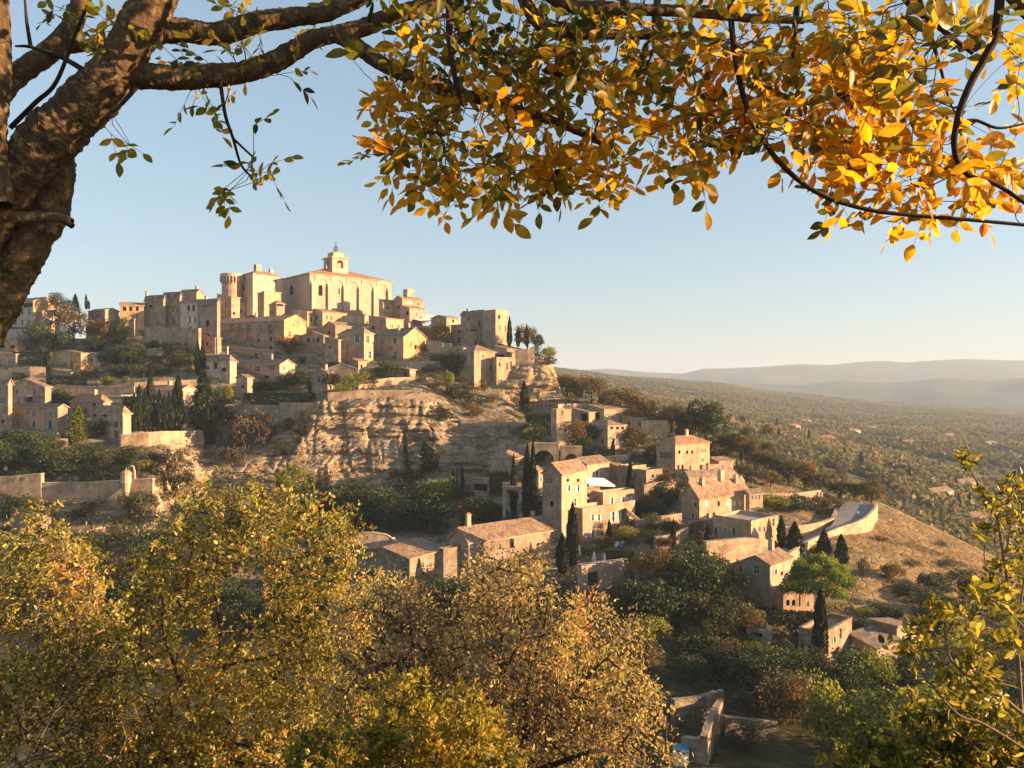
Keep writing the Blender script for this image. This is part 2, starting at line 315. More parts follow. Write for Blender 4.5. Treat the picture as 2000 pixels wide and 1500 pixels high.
GX = U[None] * GY
dz = np.gradient(GZ, axis=0); dy = np.gradient(GY, axis=0)
steep = np.clip((np.arctan2(dz, dy) - .72) / .25, 0, 1) * (dy > -5)
steep = np.maximum(steep, ((dy < 0) & (GY > 170) & (GY < 235)).astype(float)); steep[:40] *= 0
for _ in range(2):
    steep = (steep + np.roll(steep, 1, 0) + np.roll(steep, -1, 0) + np.roll(steep, 1, 1) + np.roll(steep, -1, 1)) / 5
pt = np.stack([GX, GY, GZ], -1)
led = fbm(np.stack([GX / 38, GY / 50, GZ / 1.7], -1), 4, 3); led2 = fbm(np.stack([GX / 7, GY / 9, GZ / 5], -1), 4, 9); blk = np.abs(fbm(np.stack([GX / 13, GY / 20, GZ / 30], -1), 3, 21))
zz = GZ / 2.1 + .8 * fbm(np.stack([GX / 22, GY / 22, GZ / 9], -1), 3, 61); terr = 1 - 2 * (zz % 1) ** 2.5; zz2 = GZ / .75 + 1.2 * fbm(np.stack([GX / 9, GY / 12, GZ / 6], -1), 3, 62); terr2 = 1 - 2 * (zz2 % 1) ** 2
disp = steep * (1.0 * led + .55 * led2 + .34 * terr + .16 * terr2 + .55 * fbm(pt / [4.5, 4.5, .9], 4, 71) - .6 * np.maximum(0, .1 - np.abs(fbm(pt / [4.5, 6, 14], 2, 72))) / .1 - .8 * np.maximum(0, .14 - blk) / .14 + .4)
soft = fbm(pt / 9, 4, 5)
GY2 = GY - disp; GX2 = GX + steep * led2 * .6; GZ2 = GZ + (1 - steep) * soft * .45 * np.clip((GY - 60) / 60, 0, 1)
# the dry grass slope beside the road stays smoother
dryf = np.clip((GX - 58) / 8, 0, 1) * np.clip((GY - 128) / 8, 0, 1) * np.clip((215 - GY) / 10, 0, 1)
dryf = np.clip(dryf + .35 * fbm(pt / 6, 3, 31) * (dryf > .02), 0, 1)
nr, nc = GY.shape
idx = np.arange(nr * nc).reshape(nr, nc)
quads = np.stack([idx[:-1, :-1], idx[:-1, 1:], idx[1:, 1:], idx[1:, :-1]], -1).reshape(-1, 4)
V = np.stack([GX2, GY2, GZ2], -1).reshape(-1, 3)
qs = steep.reshape(-1)[quads].mean(1) > .35
qx = ((PXS[None] + 0 * GY).reshape(-1)[quads].mean(1) > 300) & (V[quads][:, :, 1].mean(1) > 150)
cl = qs & qx
lit = np.clip((150 - GY) / 25 + .3 * soft, 0, 1) * (1 - dryf)
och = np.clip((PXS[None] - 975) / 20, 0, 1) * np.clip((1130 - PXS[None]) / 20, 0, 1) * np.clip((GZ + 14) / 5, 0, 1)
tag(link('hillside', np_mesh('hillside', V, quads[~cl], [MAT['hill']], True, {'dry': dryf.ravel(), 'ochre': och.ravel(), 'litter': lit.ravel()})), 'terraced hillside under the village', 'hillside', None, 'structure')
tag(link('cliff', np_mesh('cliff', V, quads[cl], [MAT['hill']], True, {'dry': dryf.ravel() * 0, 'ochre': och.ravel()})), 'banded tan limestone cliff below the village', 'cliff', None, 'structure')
# ---------------------------------------------------------------- the plain and the far hills
PX2 = np.arange(-900, 2901, 10.0)
PL = [
 [(-900, 950, 300), (1000, 950, 300), (1300, 960, 300), (1500, 985, 290), (1700, 1050, 285), (1850, 1120, 270), (2000, 1180, 262), (2900, 1290, 255)],
 [(-900, 790, 400), (1100, 790, 360), (1200, 830, 350), (1300, 868, 345), (1500, 940, 340), (1700, 1000, 335), (1850, 1060, 330), (2000, 1105, 330), (2900, 1130, 330)],
 [(-900, 748, 800), (1100, 752, 700), (1300, 800, 700), (1500, 846, 700), (1700, 880, 700), (2000, 912, 700), (2900, 915, 700)],
 [(-900, 738, 1400), (1100, 737, 1300), (1300, 768, 1350), (1500, 797, 1400), (1700, 820, 1400), (2000, 840, 1400), (2900, 840, 1400)],
 [(-900, 722, 2300), (1080, 722, 2300), (1200, 733, 2350), (1300, 741, 2400), (1400, 751, 2400), (1500, 764, 2450), (1600, 776, 2500), (1800, 793, 2500), (2000, 804, 2500), (2900, 800, 2500)],
]
pr = []
for r in PL:
    a = np.array(r, float); Y = np.interp(PX2, a[:, 0], a[:, 2]); pr.append((Y, (750 - np.interp(PX2, a[:, 0], a[:, 1])) / F * Y))
pr.append((pr[-1][0] + 500, np.full_like(PX2, -130.))); pr.append((np.full_like(PX2, 9000.), np.full_like(PX2, -130.)))
SUB2 = [6, 10, 14, 14, 6, 3]; gv = []
for i in range(len(pr) - 1):
    for j in range(SUB2[i]):
        k = j / SUB2[i]; gv.append((pr[i][0] * (1 - k) + pr[i + 1][0] * k, pr[i][1] * (1 - k) + pr[i + 1][1] * k))
gv.append(pr[-1]); QY = np.array([a for a, b in gv]); QZ = np.array([b for a, b in gv]); QX = ((PX2 - 1000) / F)[None] * QY
QZ = QZ + fbm(np.stack([QX / 160, QY / 160, 0 * QX], -1), 3, 7) * np.clip(QY / 400, 0, 4) * 1.2
nr, nc = QY.shape; idx = np.arange(nr * nc).reshape(nr, nc)
quads = np.stack([idx[:-1, :-1], idx[:-1, 1:], idx[1:, 1:], idx[1:, :-1]], -1).reshape(-1, 4)
tag(link('plain', np_mesh('plain', np.stack([QX, QY, QZ], -1).reshape(-1, 3), quads, [MAT['plain']], True)), 'wide wooded plain stretching to the far hills', 'plain', None, 'structure')
def plain_pt(px, k):
    """a point of the plain: column px, k = 0 near .. 1 at the wooded ridge"""
    c = (px + 900) / 10; i = min(int(c), nc - 2); f = c - i; n = sum(SUB2[:4]); rr = k * n; j = min(int(rr), n - 1); g = rr - j
    q = lambda A: (A[j, i] * (1 - f) + A[j, i + 1] * f) * (1 - g) + (A[j + 1, i] * (1 - f) + A[j + 1, i + 1] * f) * g
    return np.array((q(QX), q(QY), q(QZ)))
def ridge(name, label, Y0, depth, pts, seed, rough):
    a = np.array(pts, float); px = np.arange(600, 2900, 6.0); top = (750 - np.interp(px, a[:, 0], a[:, 1])) / F * Y0
    rows = []; K = 30
    for j in range(K + 1):
        s = j / K * 2 - 1                                  # -1 front foot, 0 crest, 1 back foot
        sh = (1 - abs(s)) ** .85
        Y = Y0 + s * depth + 0 * px; x = (px - 1000) / F * Y
        n = fbm(np.stack([x / 520, Y / 520, 0 * x], -1), 5, seed)
        z = -135 + (top + 135) * sh + n * rough * math.sin(math.pi * min(1, max(0, abs(s)))) - (3 if j in (0, K) else 0)
        rows.append(np.stack([x, Y, z], -1))
    V = np.array(rows); r_, c_ = V.shape[:2]; ix = np.arange(r_ * c_).reshape(r_, c_)
    q = np.stack([ix[:-1, :-1], ix[:-1, 1:], ix[1:, 1:], ix[1:, :-1]], -1).reshape(-1, 4)
    tag(link(name, np_mesh(name, V.reshape(-1, 3), q, [MAT['far']], True)), label, 'hills', None, 'structure')
ridge('far_hills', 'long blue grey mountain ridge on the horizon', 5600, 1500, [(600, 735), (1000, 735), (1050, 726), (1112, 724), (1190, 720), (1264, 727), (1333, 730), (1374, 720), (1430, 719), (1494, 716), (1563, 711), (1620, 713), (1678, 707), (1720, 705), (1770, 708), (1825, 704), (1885, 701), (1940, 703), (2000, 704), (2300, 700), (2900, 720)], 40, 70)
ridge('low_hills', 'lower hazy hills in front of the mountain ridge', 4000, 1000, [(600, 760), (1150, 752), (1300, 752), (1450, 749), (1560, 752), (1640, 744), (1740, 748), (1830, 739), (1930, 744), (2000, 738), (2900, 740)], 50, 40)
# ---------------------------------------------------------------- the road and its parapet
zr = -30.4
def onz(px, py, z): Y = z * F / (750 - py); return np.array(((px - 1000) / F * Y, Y, z))
Lft = [(1492, 1097), (1512, 1082), (1536, 1068), (1560, 1056), (1594, 1042), (1622, 1028), (1634, 1010), (1640, 992), (1640, 981)]
Rgt = [(1530, 1095), (1550, 1078), (1575, 1062), (1600, 1052), (1635, 1036), (1682, 1021), (1698, 1008), (1708, 996), (1712, 985)]
def resample(p, n):
    p = np.array(p, float); d = np.r_[0, np.cumsum(np.linalg.norm(np.diff(p, axis=0), axis=1))]; s = np.linspace(0, d[-1], n)
    return np.stack([np.interp(s, d, p[:, k]) for k in range(p.shape[1])], -1)
ZR = [-31.5, -31.3, -31.1, -30.9, -30.6, -30.2, -29.6, -29.2, -28.8]
RL = resample([onz(*q, z) for q, z in zip(Lft, ZR)], 40); RR = resample([onz(*q, z) for q, z in zip(Rgt, ZR)], 40)
b = MB()
for i in range(39):
    b.poly([RL[i], RR[i], RR[i + 1], RL[i + 1]]); b.poly([RR[i], RR[i] - (0, 0, 5), RR[i + 1] - (0, 0, 5), RR[i + 1]]); b.poly([RL[i + 1], RL[i + 1] - (0, 0, 3), RL[i] - (0, 0, 3), RL[i]])
tag(b.build('road', MAT['asphalt']), 'grey asphalt road curving round the hill', 'road', None, 'structure')
def wall_line(name, label, base, heights, thick=.45, mat='stone', down=2.5, cat='wall', cope=True, group=None):
    """a free standing wall: base points (3D) with a height each"""
    n = max(2, len(base) * 3); B = resample(base, n); hh = np.interp(np.linspace(0, 1, n), np.linspace(0, 1, len(heights)), heights)
    o = B[0].copy(); B = B - o; b = MB(); rr = random.Random(len(label))
    for i in range(n - 1):
        d = B[i + 1] - B[i]; d = d / (np.linalg.norm(d[:2]) + 1e-9); nn = np.array((-d[1], d[0], 0)) * thick
        A0, A1 = B[i], B[i + 1]; T0, T1 = A0 + (0, 0, hh[i]), A1 + (0, 0, hh[i + 1]); D0, D1 = A0 - (0, 0, down), A1 - (0, 0, down)
        b.poly([D0, D1, T1, T0]); b.poly([D1 + nn, D0 + nn, T0 + nn, T1 + nn]); b.poly([T0, T1, T1 + nn, T0 + nn])
        if i == 0: b.poly([D0 + nn, D0, T0, T0 + nn])
        if i == n - 2: b.poly([D1, D1 + nn, T1 + nn, T1])
    root = b.build(name, MAT[mat], None, o)
    if cope:
        c = MB()
        for i in range(n - 1):
            d = B[i + 1] - B[i]; nn = np.array((-d[1], d[0], 0)); nn = nn / (np.linalg.norm(nn) + 1e-9)
            c.box(B[i] + (0, 0, hh[i] + .003) - nn * .06, B[i + 1] - B[i] + (0, 0, hh[i + 1] - hh[i]), nn * (thick + .12), (0, 0, .14 + rr.random() * .03))
        c.build('coping', MAT['pale'], root)
    return tag(root, label, cat, group, 'thing')
wall_line('parapet_wall', 'long sunlit stone parapet wall curving along the road', [RR[k] + (.25, -.25, -4) for k in range(0, 40, 3)] + [RR[39] + (.25, 0, -4)], [4.45] * 14, .5, 'drywall', 2.5)
def gp(px, py, lift=0): Y = ground(px, py); p = P(px, py, Y); p[2] += lift; return p
def gwall(name, label, pts, mat='stone', thick=.5, **kw):
    """pts: (px, base py, top py)"""
    B = [gp(a, c) for a, c, d in pts]; H = [(c - d) / F * q[1] for (a, c, d), q in zip(pts, B)]
    return wall_line(name, label, B, H, thick, mat, **kw)
# ---------------------------------------------------------------- houses
HSE = []
WSTY = {'w': ('frame', 'glass'), 'd': (None, 'dark'), 'D': (None, 'wood_dark'), 'G': (None, 'dark'), 'a': ('frame', 'glass'), 'A': (None, 'dark')}
def house(label, cx, by, ey, lx, rx, a=50, roof='gableR', rise=14, wall='stone', rmat='tile', win='', cat='house', name='stone_house', group=None,
          over=.35, chim=(), fd=3., Y=None, hid=8., lift=0., para=.5, wallR=None):
    Y = Y or ground(cx, by); a = R(a - .55 * max(0, math.degrees(math.atan((cx - 1000) / F)))); uc, ul, ur = (cx - 1000) / F, (lx - 1000) / F, (rx - 1000) / F
    C = P(cx, by, Y); H = (by - ey) / F * Y; rs = rise / F * Y
    dR = np.array((math.cos(a), math.sin(a), 0)); dL = np.array((-math.sin(a), math.cos(a), 0)); Z = np.array((0, 0, 1.))
    den = dR[0] - ur * dR[1]; Lr = (ur * Y - C[0]) / den if rx > cx and den > .05 else hid
    den = -dL[0] + ul * dL[1]; Ll = (C[0] - ul * Y) / den if lx < cx and den > .05 else hid
    Lr, Ll = min(Lr, 60), min(Ll, 60)
    root = empty(name, C); tag(root, label, cat, group)
    q = lambda s, t, h: s * dR + t * dL + h * Z
    W_ = MB(); slots = [MAT[wall], MAT[wallR or wall]]  # sunward face mostly takes a paler, warmer wall: sunlight painted into its colour
    # openings, from picture points onto the two faces in view
    ops = {0: [], 1: []}
    for it in win.split():
        p = it.split(','); st = p[0]; px, py, w, h = map(float, p[1:5]); fc = 0 if px > cx else 1
        d = dR if fc == 0 else dL; L = Lr if fc == 0 else Ll
        def hit(x):
            u = (x - 1000) / F; return (u * Y - C[0]) / (d[0] - u * d[1])
        try: s0, s1 = sorted((hit(px - w / 2), hit(px + w / 2)))
        except ZeroDivisionError: continue
        dep = Y + (s0 + s1) / 2 * d[1]; z0 = (750 - py - h / 2) / F * dep - C[2]; z1 = (750 - py + h / 2) / F * dep - C[2]
        s0, s1 = max(.12, s0), min(L - .12, s1); z1 = min(z1, H - .08)
        if s1 - s0 < .15 or z1 - z0 < .2: continue
        if any(s0 < o[1] + .05 and s1 > o[0] - .05 and z0 < o[3] + .05 and z1 > o[2] - .05 for o in ops[fc]): continue
        ops[fc].append((s0, s1, z0, z1, st))
    rw = random.Random(int(cx * 7 + by * 13))
    for fc in (0, 1):                   # small extra openings where a wall would stay blank
        L = Lr if fc == 0 else Ll
        if cat not in ('house', 'palace') or L < 3.2 or H < 3: continue
        for _ in range(int(L * H / 10)):
            if len(ops[fc]) > 8 or rw.random() < .35: continue
            w_, h_ = rw.choice([(.8, 1.1), (.95, 1.5), (.7, .8), (1.05, 1.75)]); s0 = rw.uniform(.6, L - .7 - w_); z0 = rw.choice([.9, H * .5, H - 1.9]) + rw.uniform(-.2, .2)
            if s0 < .4 or z0 + h_ > H - .3 or z0 < .3: continue
            if any(s0 < o[1] + .6 and s0 + w_ > o[0] - .6 and z0 < o[3] + .4 and z0 + h_ > o[2] - .4 for o in ops[fc]): continue
            ops[fc].append((s0, s0 + w_, z0, z0 + h_, rw.choice(['w', 'd', 'w', 'wg', 'wn', 'w'])))
    for fc in (0, 1):
        d, L, out = (dR, Lr, -dL) if fc == 0 else (dL, Ll, -dR)
        g = lambda s, h, e=0.: s * d + h * Z + out * e
        xs = sorted({0, L} | {o[0] for o in ops[fc]} | {o[1] for o in ops[fc]}); zs = sorted({-fd, H} | {o[2] for o in ops[fc]} | {o[3] for o in ops[fc]})
        for i in range(len(xs) - 1):
            for j in range(len(zs) - 1):
                mx, mz = (xs[i] + xs[i + 1]) / 2, (zs[j] + zs[j + 1]) / 2
                if any(o[0] < mx < o[1] and o[2] < mz < o[3] for o in ops[fc]): continue
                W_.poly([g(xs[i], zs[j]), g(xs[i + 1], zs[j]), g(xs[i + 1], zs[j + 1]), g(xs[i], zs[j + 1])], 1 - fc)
        for s0, s1, z0, z1, st in ops[fc]:
            r = -.28 if st[0] != 'G' else -1.2
            for A, B in (((s0, z0), (s1, z0)), ((s1, z0), (s1, z1)), ((s1, z1), (s0, z1)), ((s0, z1), (s0, z0))):
                W_.poly([g(*A), g(*B), g(*B, r), g(*A, r)], 1 - fc)
            fr, gl = WSTY.get(st[0], ('frame', 'glass'))
            nm = {'D': 'door', 'G': 'opening'}.get(st[0], 'window'); b = MB()
            b.poly([g(s0, z0, r + .02), g(s1, z0, r + .02), g(s1, z1, r + .02), g(s0, z1, r + .02)], 0)
            w, h = s1 - s0, z1 - z0
            if fr:
                e = -.16; fw = min(.08, w * .12)
                for x in (s0, s0 + w / 2 - fw / 2, s1 - fw): b.box(g(x, z0, e), d * fw, out * .04, Z * h, 1)
                for z in (z0, z0 + h * .55, z1 - fw): b.box(g(s0, z, e - .012), d * w, out * .04, Z * fw, 1)
            if st[0] in 'aA':               # round head: the corners of the opening filled with stone
                m = (s0 + s1) / 2; rr = w / 2; N = 6
                for sgn in (-1, 1):
                    for k in range(N):
                        t0, t1 = math.pi / 2 * k / N, math.pi / 2 * (k + 1) / N
                        W_.poly([g(m + sgn * rr, z1 + .004, .004), g(m + sgn * rr * math.cos(t0), z1 - rr + rr * math.sin(t0), .004), g(m + sgn * rr * math.cos(t1), z1 - rr + rr * math.sin(t1), .004)], 1 - fc)
            wo = b.build(nm, [MAT[gl], MAT['frame']], root)
            if len(st) > 1:                 # shutters folded back against the wall, c = closed over the opening
                cm = {'w': 'sh_white', 'b': 'sh_blue', 'g': 'sh_grey', 'n': 'sh_brown', 'v': 'sh_green'}[st[1]]
                for sgn in (0, 1):
                    k = MB(); hw = w * .5
                    if len(st) > 2: x0 = s0 + sgn * w / 2 + .01; e = -.06; hw = w / 2 - .02
                    else: x0 = s0 - hw - .02 if sgn == 0 else s1 + .02; e = .012
                    k.box(g(x0, z0 + .02, e), d * hw, out * .05, Z * (h - .04))
                    k.box(g(x0 + .03, z0 + h * .2, e + .05), d * (hw - .06), out * .02, Z * .09); k.box(g(x0 + .03, z0 + h * .75, e + .05), d * (hw - .06), out * .02, Z * .09)
                    k.build('shutter', MAT[cm], wo)
            if nm == 'window' and w > .4:
                k = MB(); k.box(g(s0 - .08, z0 - .11, .003), d * (w + .16), out * .1, Z * .1); k.build('sill', MAT['pale'], wo)
    for A, B in (((Lr, 0), (Lr, Ll)), ((Lr, Ll), (0, Ll))):
        W_.poly([q(*A, -fd), q(*B, -fd), q(*B, H), q(*A, H)])
    # roof
    b = MB(); th = .2
    def slab(pts, e, m=0):
        e = np.array(e); p = [np.array(x) for x in pts]; n = np.cross(p[1] - p[0], p[-1] - p[0]); up = np.cross(n / np.linalg.norm(n), e)
        uv = [(float(x @ e), float(x @ up)) for x in p]
        b.poly(p, m, uv); lo = [x - Z * th for x in p]; b.poly(lo[::-1], 1)
        for i in range(len(p)): j = (i + 1) % len(p); b.poly([p[i], lo[i], lo[j], p[j]], 1)
    o = over; Ht = H + .19
    if roof == 'gableR':
        m = Lr / 2; k = rs / m
        slab([q(-o, Ll + o, Ht - o * k), q(-o, -o, Ht - o * k), q(m, -o, Ht + rs), q(m, Ll + o, Ht + rs)], -dL)
        slab([q(Lr + o, -o, Ht - o * k), q(Lr + o, Ll + o, Ht - o * k), q(m, Ll + o, Ht + rs + .003), q(m, -o, Ht + rs + .003)], dL)
        for t in (0, Ll): W_.poly([q(0, t, H), q(Lr, t, H), q(m, t, H + rs)], 1)
        top = lambda s, t: Ht + rs * (1 - abs(s - m) / m)
    elif roof == 'gableL':
        m = Ll / 2; k = rs / m
        slab([q(-o, -o, Ht - o * k), q(Lr + o, -o, Ht - o * k), q(Lr + o, m, Ht + rs), q(-o, m, Ht + rs)], dR)
        slab([q(Lr + o, Ll + o, Ht - o * k), q(-o, Ll + o, Ht - o * k), q(-o, m, Ht + rs + .003), q(Lr + o, m, Ht + rs + .003)], -dR)
        for s in (0, Lr): W_.poly([q(s, 0, H), q(s, Ll, H), q(s, m, H + rs)], 0)
        top = lambda s, t: Ht + rs * (1 - abs(t - m) / m)
    elif roof == 'hip':
        mi = min(Lr, Ll) / 2; k = rs / mi; e = -o * k
        if Lr >= Ll: r0, r1 = q(mi, mi, Ht + rs), q(Lr - mi, mi, Ht + rs)
        else: r0, r1 = q(mi, mi, Ht + rs), q(mi, Ll - mi, Ht + rs)
        c = [q(-o, -o, Ht + e), q(Lr + o, -o, Ht + e), q(Lr + o, Ll + o, Ht + e), q(-o, Ll + o, Ht + e)]
        if Lr >= Ll: fs = [([c[0], c[1], r1, r0], dR), ([c[1], c[2], r1], dL), ([c[2], c[3], r0, r1], -dR), ([c[3], c[0], r0], -dL)]
        else: fs = [([c[0], c[1], r0], dR), ([c[1], c[2], r1, r0], dL), ([c[2], c[3], r1], -dR), ([c[3], c[0], r0, r1], -dL)]
        for p, e_ in fs: slab(p, e_)
        top = lambda s, t: Ht + rs * min(1, min(s, Lr - s, t, Ll - t) / mi)
    elif roof in ('shedB', 'shedR', 'shedL', 'shedF'):
        hh = {'shedB': (0, 0, 1, 1), 'shedF': (1, 1, 0, 0), 'shedR': (0, 1, 1, 0), 'shedL': (1, 0, 0, 1)}[roof]
        cs = [(0, 0), (Lr, 0), (Lr, Ll), (0, Ll)]; ex = [(-o, -o), (Lr + o, -o), (Lr + o, Ll + o), (-o, Ll + o)]
        gr = {'shedB': lambda s, t: t / Ll, 'shedF': lambda s, t: 1 - t / Ll, 'shedR': lambda s, t: s / Lr, 'shedL': lambda s, t: 1 - s / Lr}[roof]
        slab([q(*c, Ht + rs * gr(*c)) for c in ex], dR if roof in ('shedB', 'shedF') else dL)
        for i in range(4):
            j = (i + 1) % 4
            if hh[i] or hh[j]:
                p = [q(*cs[i], H), q(*cs[j], H)]
                if hh[j]: p.append(q(*cs[j], H + rs))
                if hh[i]: p.append(q(*cs[i], H + rs))
                W_.poly(p, 1 if i == 0 else 0)
        top = lambda s, t: Ht + rs * gr(s, t)
    else:                                   # flat terrace behind a parapet
        b.poly([q(0.02, 0.02, H - para), q(Lr - .02, .02, H - para), q(Lr - .02, Ll - .02, H - para), q(.02, Ll - .02, H - para)], 1)
        for A, B, nn in (((0, 0), (Lr, 0), dL), ((Lr, 0), (Lr, Ll), -dR), ((Lr, Ll), (0, Ll), -dL), ((0, Ll), (0, 0), dR)):
            A_, B_ = q(*A, H + .003), q(*B, H + .003); b.box(A_ - nn * .06, B_ - A_, nn * .4, Z * .13, 1); b.poly([A_ + nn * .3, B_ + nn * .3, B_ + nn * .3 - Z * para, A_ + nn * .3 - Z * para], 1)
        top = lambda s, t: H - para
    wo = W_.build('wall', slots, root)
    if roof != 'none':
        ro = b.build('roof', [MAT[rmat], MAT['pale' if wall not in ('grey', 'rough') else 'stone']], root)
        for fs, ft, w, h in chim:
            k = MB(); s, t = fs * Lr, ft * Ll; z = top(s, t) - .3; k.cbox(q(s, t, z), w, w * .8, h + .3, 0, a); k.cbox(q(s, t, z + h + .3), w + .2, w * .8 + .2, .12, 0, a)
            for e in (-.25, .25): k.cbox(q(s + e * w, t, z + h + .42), .22, .22, .3, 1, a)
            k.build('chimney', [MAT['pale'], MAT['terracotta']], ro)
    HSE.append((C + (dR * Lr + dL * Ll) / 2, math.hypot(Lr, Ll) / 2))
    return root, q, (Lr, Ll, H, rs)
HS = house
# --- skyline row, west to east
HS('pale three storey hotel with a loggia and an orange lit gable at the village edge', 65, 644, 588, -40, 113, 62, 'gableR', 10, 'white', 'tile_grey', 'w,30,609,5,12 w,43,609,5,12 w,57,609,5,12 w,30,630,5,12 w,43,630,5,12 w,57,630,5,12 d,54,596,18,8 w,8,628,6,13', chim=((.3, .3, .9, 1.),), wallR='ochre')
HS('low orange roofed house tucked against the pale hotel', 82, 646, 608, 66, 116, 55, 'shedR', 6, 'pink', 'tile_red', 'd,100,630,4,8')
HS('long low shaded house with red tiles behind the brown trees', 262, 652, 624, 168, 284, 70, 'gableR', 8, 'pink', 'tile_red', 'd,190,638,8,10 d,215,640,9,10 w,240,640,6,8', chim=((.5, .8, .8, 1.2),))
HS('low grey roofed house on the skyline beside the conifers', 205, 628, 606, 172, 232, 60, 'gableR', 5, 'stone', 'tile_grey', 'd,190,617,5,6')
HS('sunlit ochre upper house with three dark openings under an orange roof', 234, 628, 596, 228, 281, 20, 'gableL', 7, 'ochre', 'tile_red', 'd,243,603,7,8 d,255,603,6,8 d,268,603,6,8 w,268,617,6,8', hid=7)
HS('tall grey stone house forming the west end of the long row', 319, 640, 583, 283, 323, 68, 'gableR', 7, 'grey', 'tile_grey', 'd,294,598,7,6 w,305,616,3,15 w,315,612,3,12 w,306,632,3,10 w,315,634,3,8', chim=((.5, .95, .8, 1.4),))
HS('tall grey stone house in the middle of the long row', 351, 640, 577, 319, 355, 68, 'gableR', 7, 'grey', 'tile_grey', 'w,326,600,3,10 w,338,603,4,13 w,346,603,4,12 w,326,624,4,12 w,338,626,4,14')
HS('tall stone house with a lit end at the top of the long row', 384, 640, 571, 351, 396, 66, 'gableR', 7, 'stone', 'tile_grey', 'w,358,590,3,8', chim=((.6, .2, .9, 1.2),), wallR='ochre')
HS('narrow house with two pointed arched windows and white shutters', 386, 660, 590, 352, 400, 66, 'gableR', 6, 'white', 'tile', 'A,368,601,5,11 A,378,601,5,12 ww,371,624,5,12 ww,381,624,5,12 d,372,642,5,6 d,374,662,4,8', chim=())
HS('tall shaded house with iron balconies and a turret like lower wall', 424, 690, 590, 385, 430, 64, 'gableR', 7, 'grey', 'tile_grey', 'w,397,596,4,8 w,410,596,4,8 w,391,634,6,13 d,405,632,6,13 w,395,657,3,7 d,407,655,5,6 w,406,668,3,8', chim=((.4, .6, .8, 1.),))
HS('plain stone house wedged between the balcony house and the castle', 452, 640, 580, 424, 520, 55, 'shedB', 8, 'stone', 'tile_grey', 'd,437,590,4,7 a,453,598,6,8 d,457,612,5,5 w,480,612,6,8 d,502,600,3,6')
HS('long stone palace with five tall arched windows in the shaded wall', 555, 690, 625, 418, 598, 62, 'gableR', 12, 'stone', 'tile', 'a,453,641,7,15 w,469,640,6,14 a,487,641,9,15 w,509,641,7,14 a,528,643,9,20 d,505,665,4,6 d,529,662,5,9 d,514,683,4,8 d,528,680,5,8 w,575,665,5,8', cat='palace', chim=((.5, .55, .9, 1.2),), wallR='ochre')
# castle
r_, q_, d_ = HS('great stone castle with a lit south wall and high hipped roof', 494, 600, 534, 470, 553, 52, 'hip', 9, 'church', 'tile', 'd,476,546,4,8 d,476,563,4,8 w,532,549,4,7 w,538,549,4,7 w,530,563,9,4', cat='castle', name='castle', chim=((.35, .5, 2.2, 2.2), (.8, .5, 1.4, 1.8)))
b = MB(); Yt = ground(494, 600) + 3; c = P(453, 600, Yt); m_ = Yt / F; c0 = np.zeros(3); rr = 19 * m_; hh = 64 * m_
b.lathe(c0, [(rr * 1.02, -4), (rr, hh * .35), (rr * .97, hh * .72)], 20)
t_ = MB(); t_.lathe(c0, [(rr * .97, hh * .90), (rr * 1.14, hh * .90), (rr * 1.14, hh), (rr * .9, hh), (rr * .9, hh * .93), (0, hh * .93)], 20)
for k in range(22):
    A = 2 * math.pi * k / 22; t_.cbox((rr * 1.06 * math.cos(A), rr * 1.06 * math.sin(A), hh * .76), .9, .35, hh * .14, 0, A); t_.cbox((rr * .98 * math.cos(A), rr * .98 * math.sin(A), hh * .70), .5, .3, hh * .06, 0, A)
b.lathe(c0, [(rr * .97, hh * .72), (rr * .97, hh * .9)], 20)
tw = empty('castle_tower', c); tag(tw, 'round castle tower with a ring of machicolations below its top', 'tower'); b.build('wall', MAT['stone'], tw, None, True); t_.build('battlement', MAT['church'], tw)
HS('house with one steep sloping gable in front of the castle', 516, 606, 582, 480, 553, 52, 'shedF', 13, 'stone', 'tile', 'd,488,574,5,7', wallR='cream')
HS('low stone shed with a long grey roof below the castle', 540, 618, 592, 519, 556, 50, 'hip', 6, 'stone', 'tile_grey', 'd,545,596,16,4')
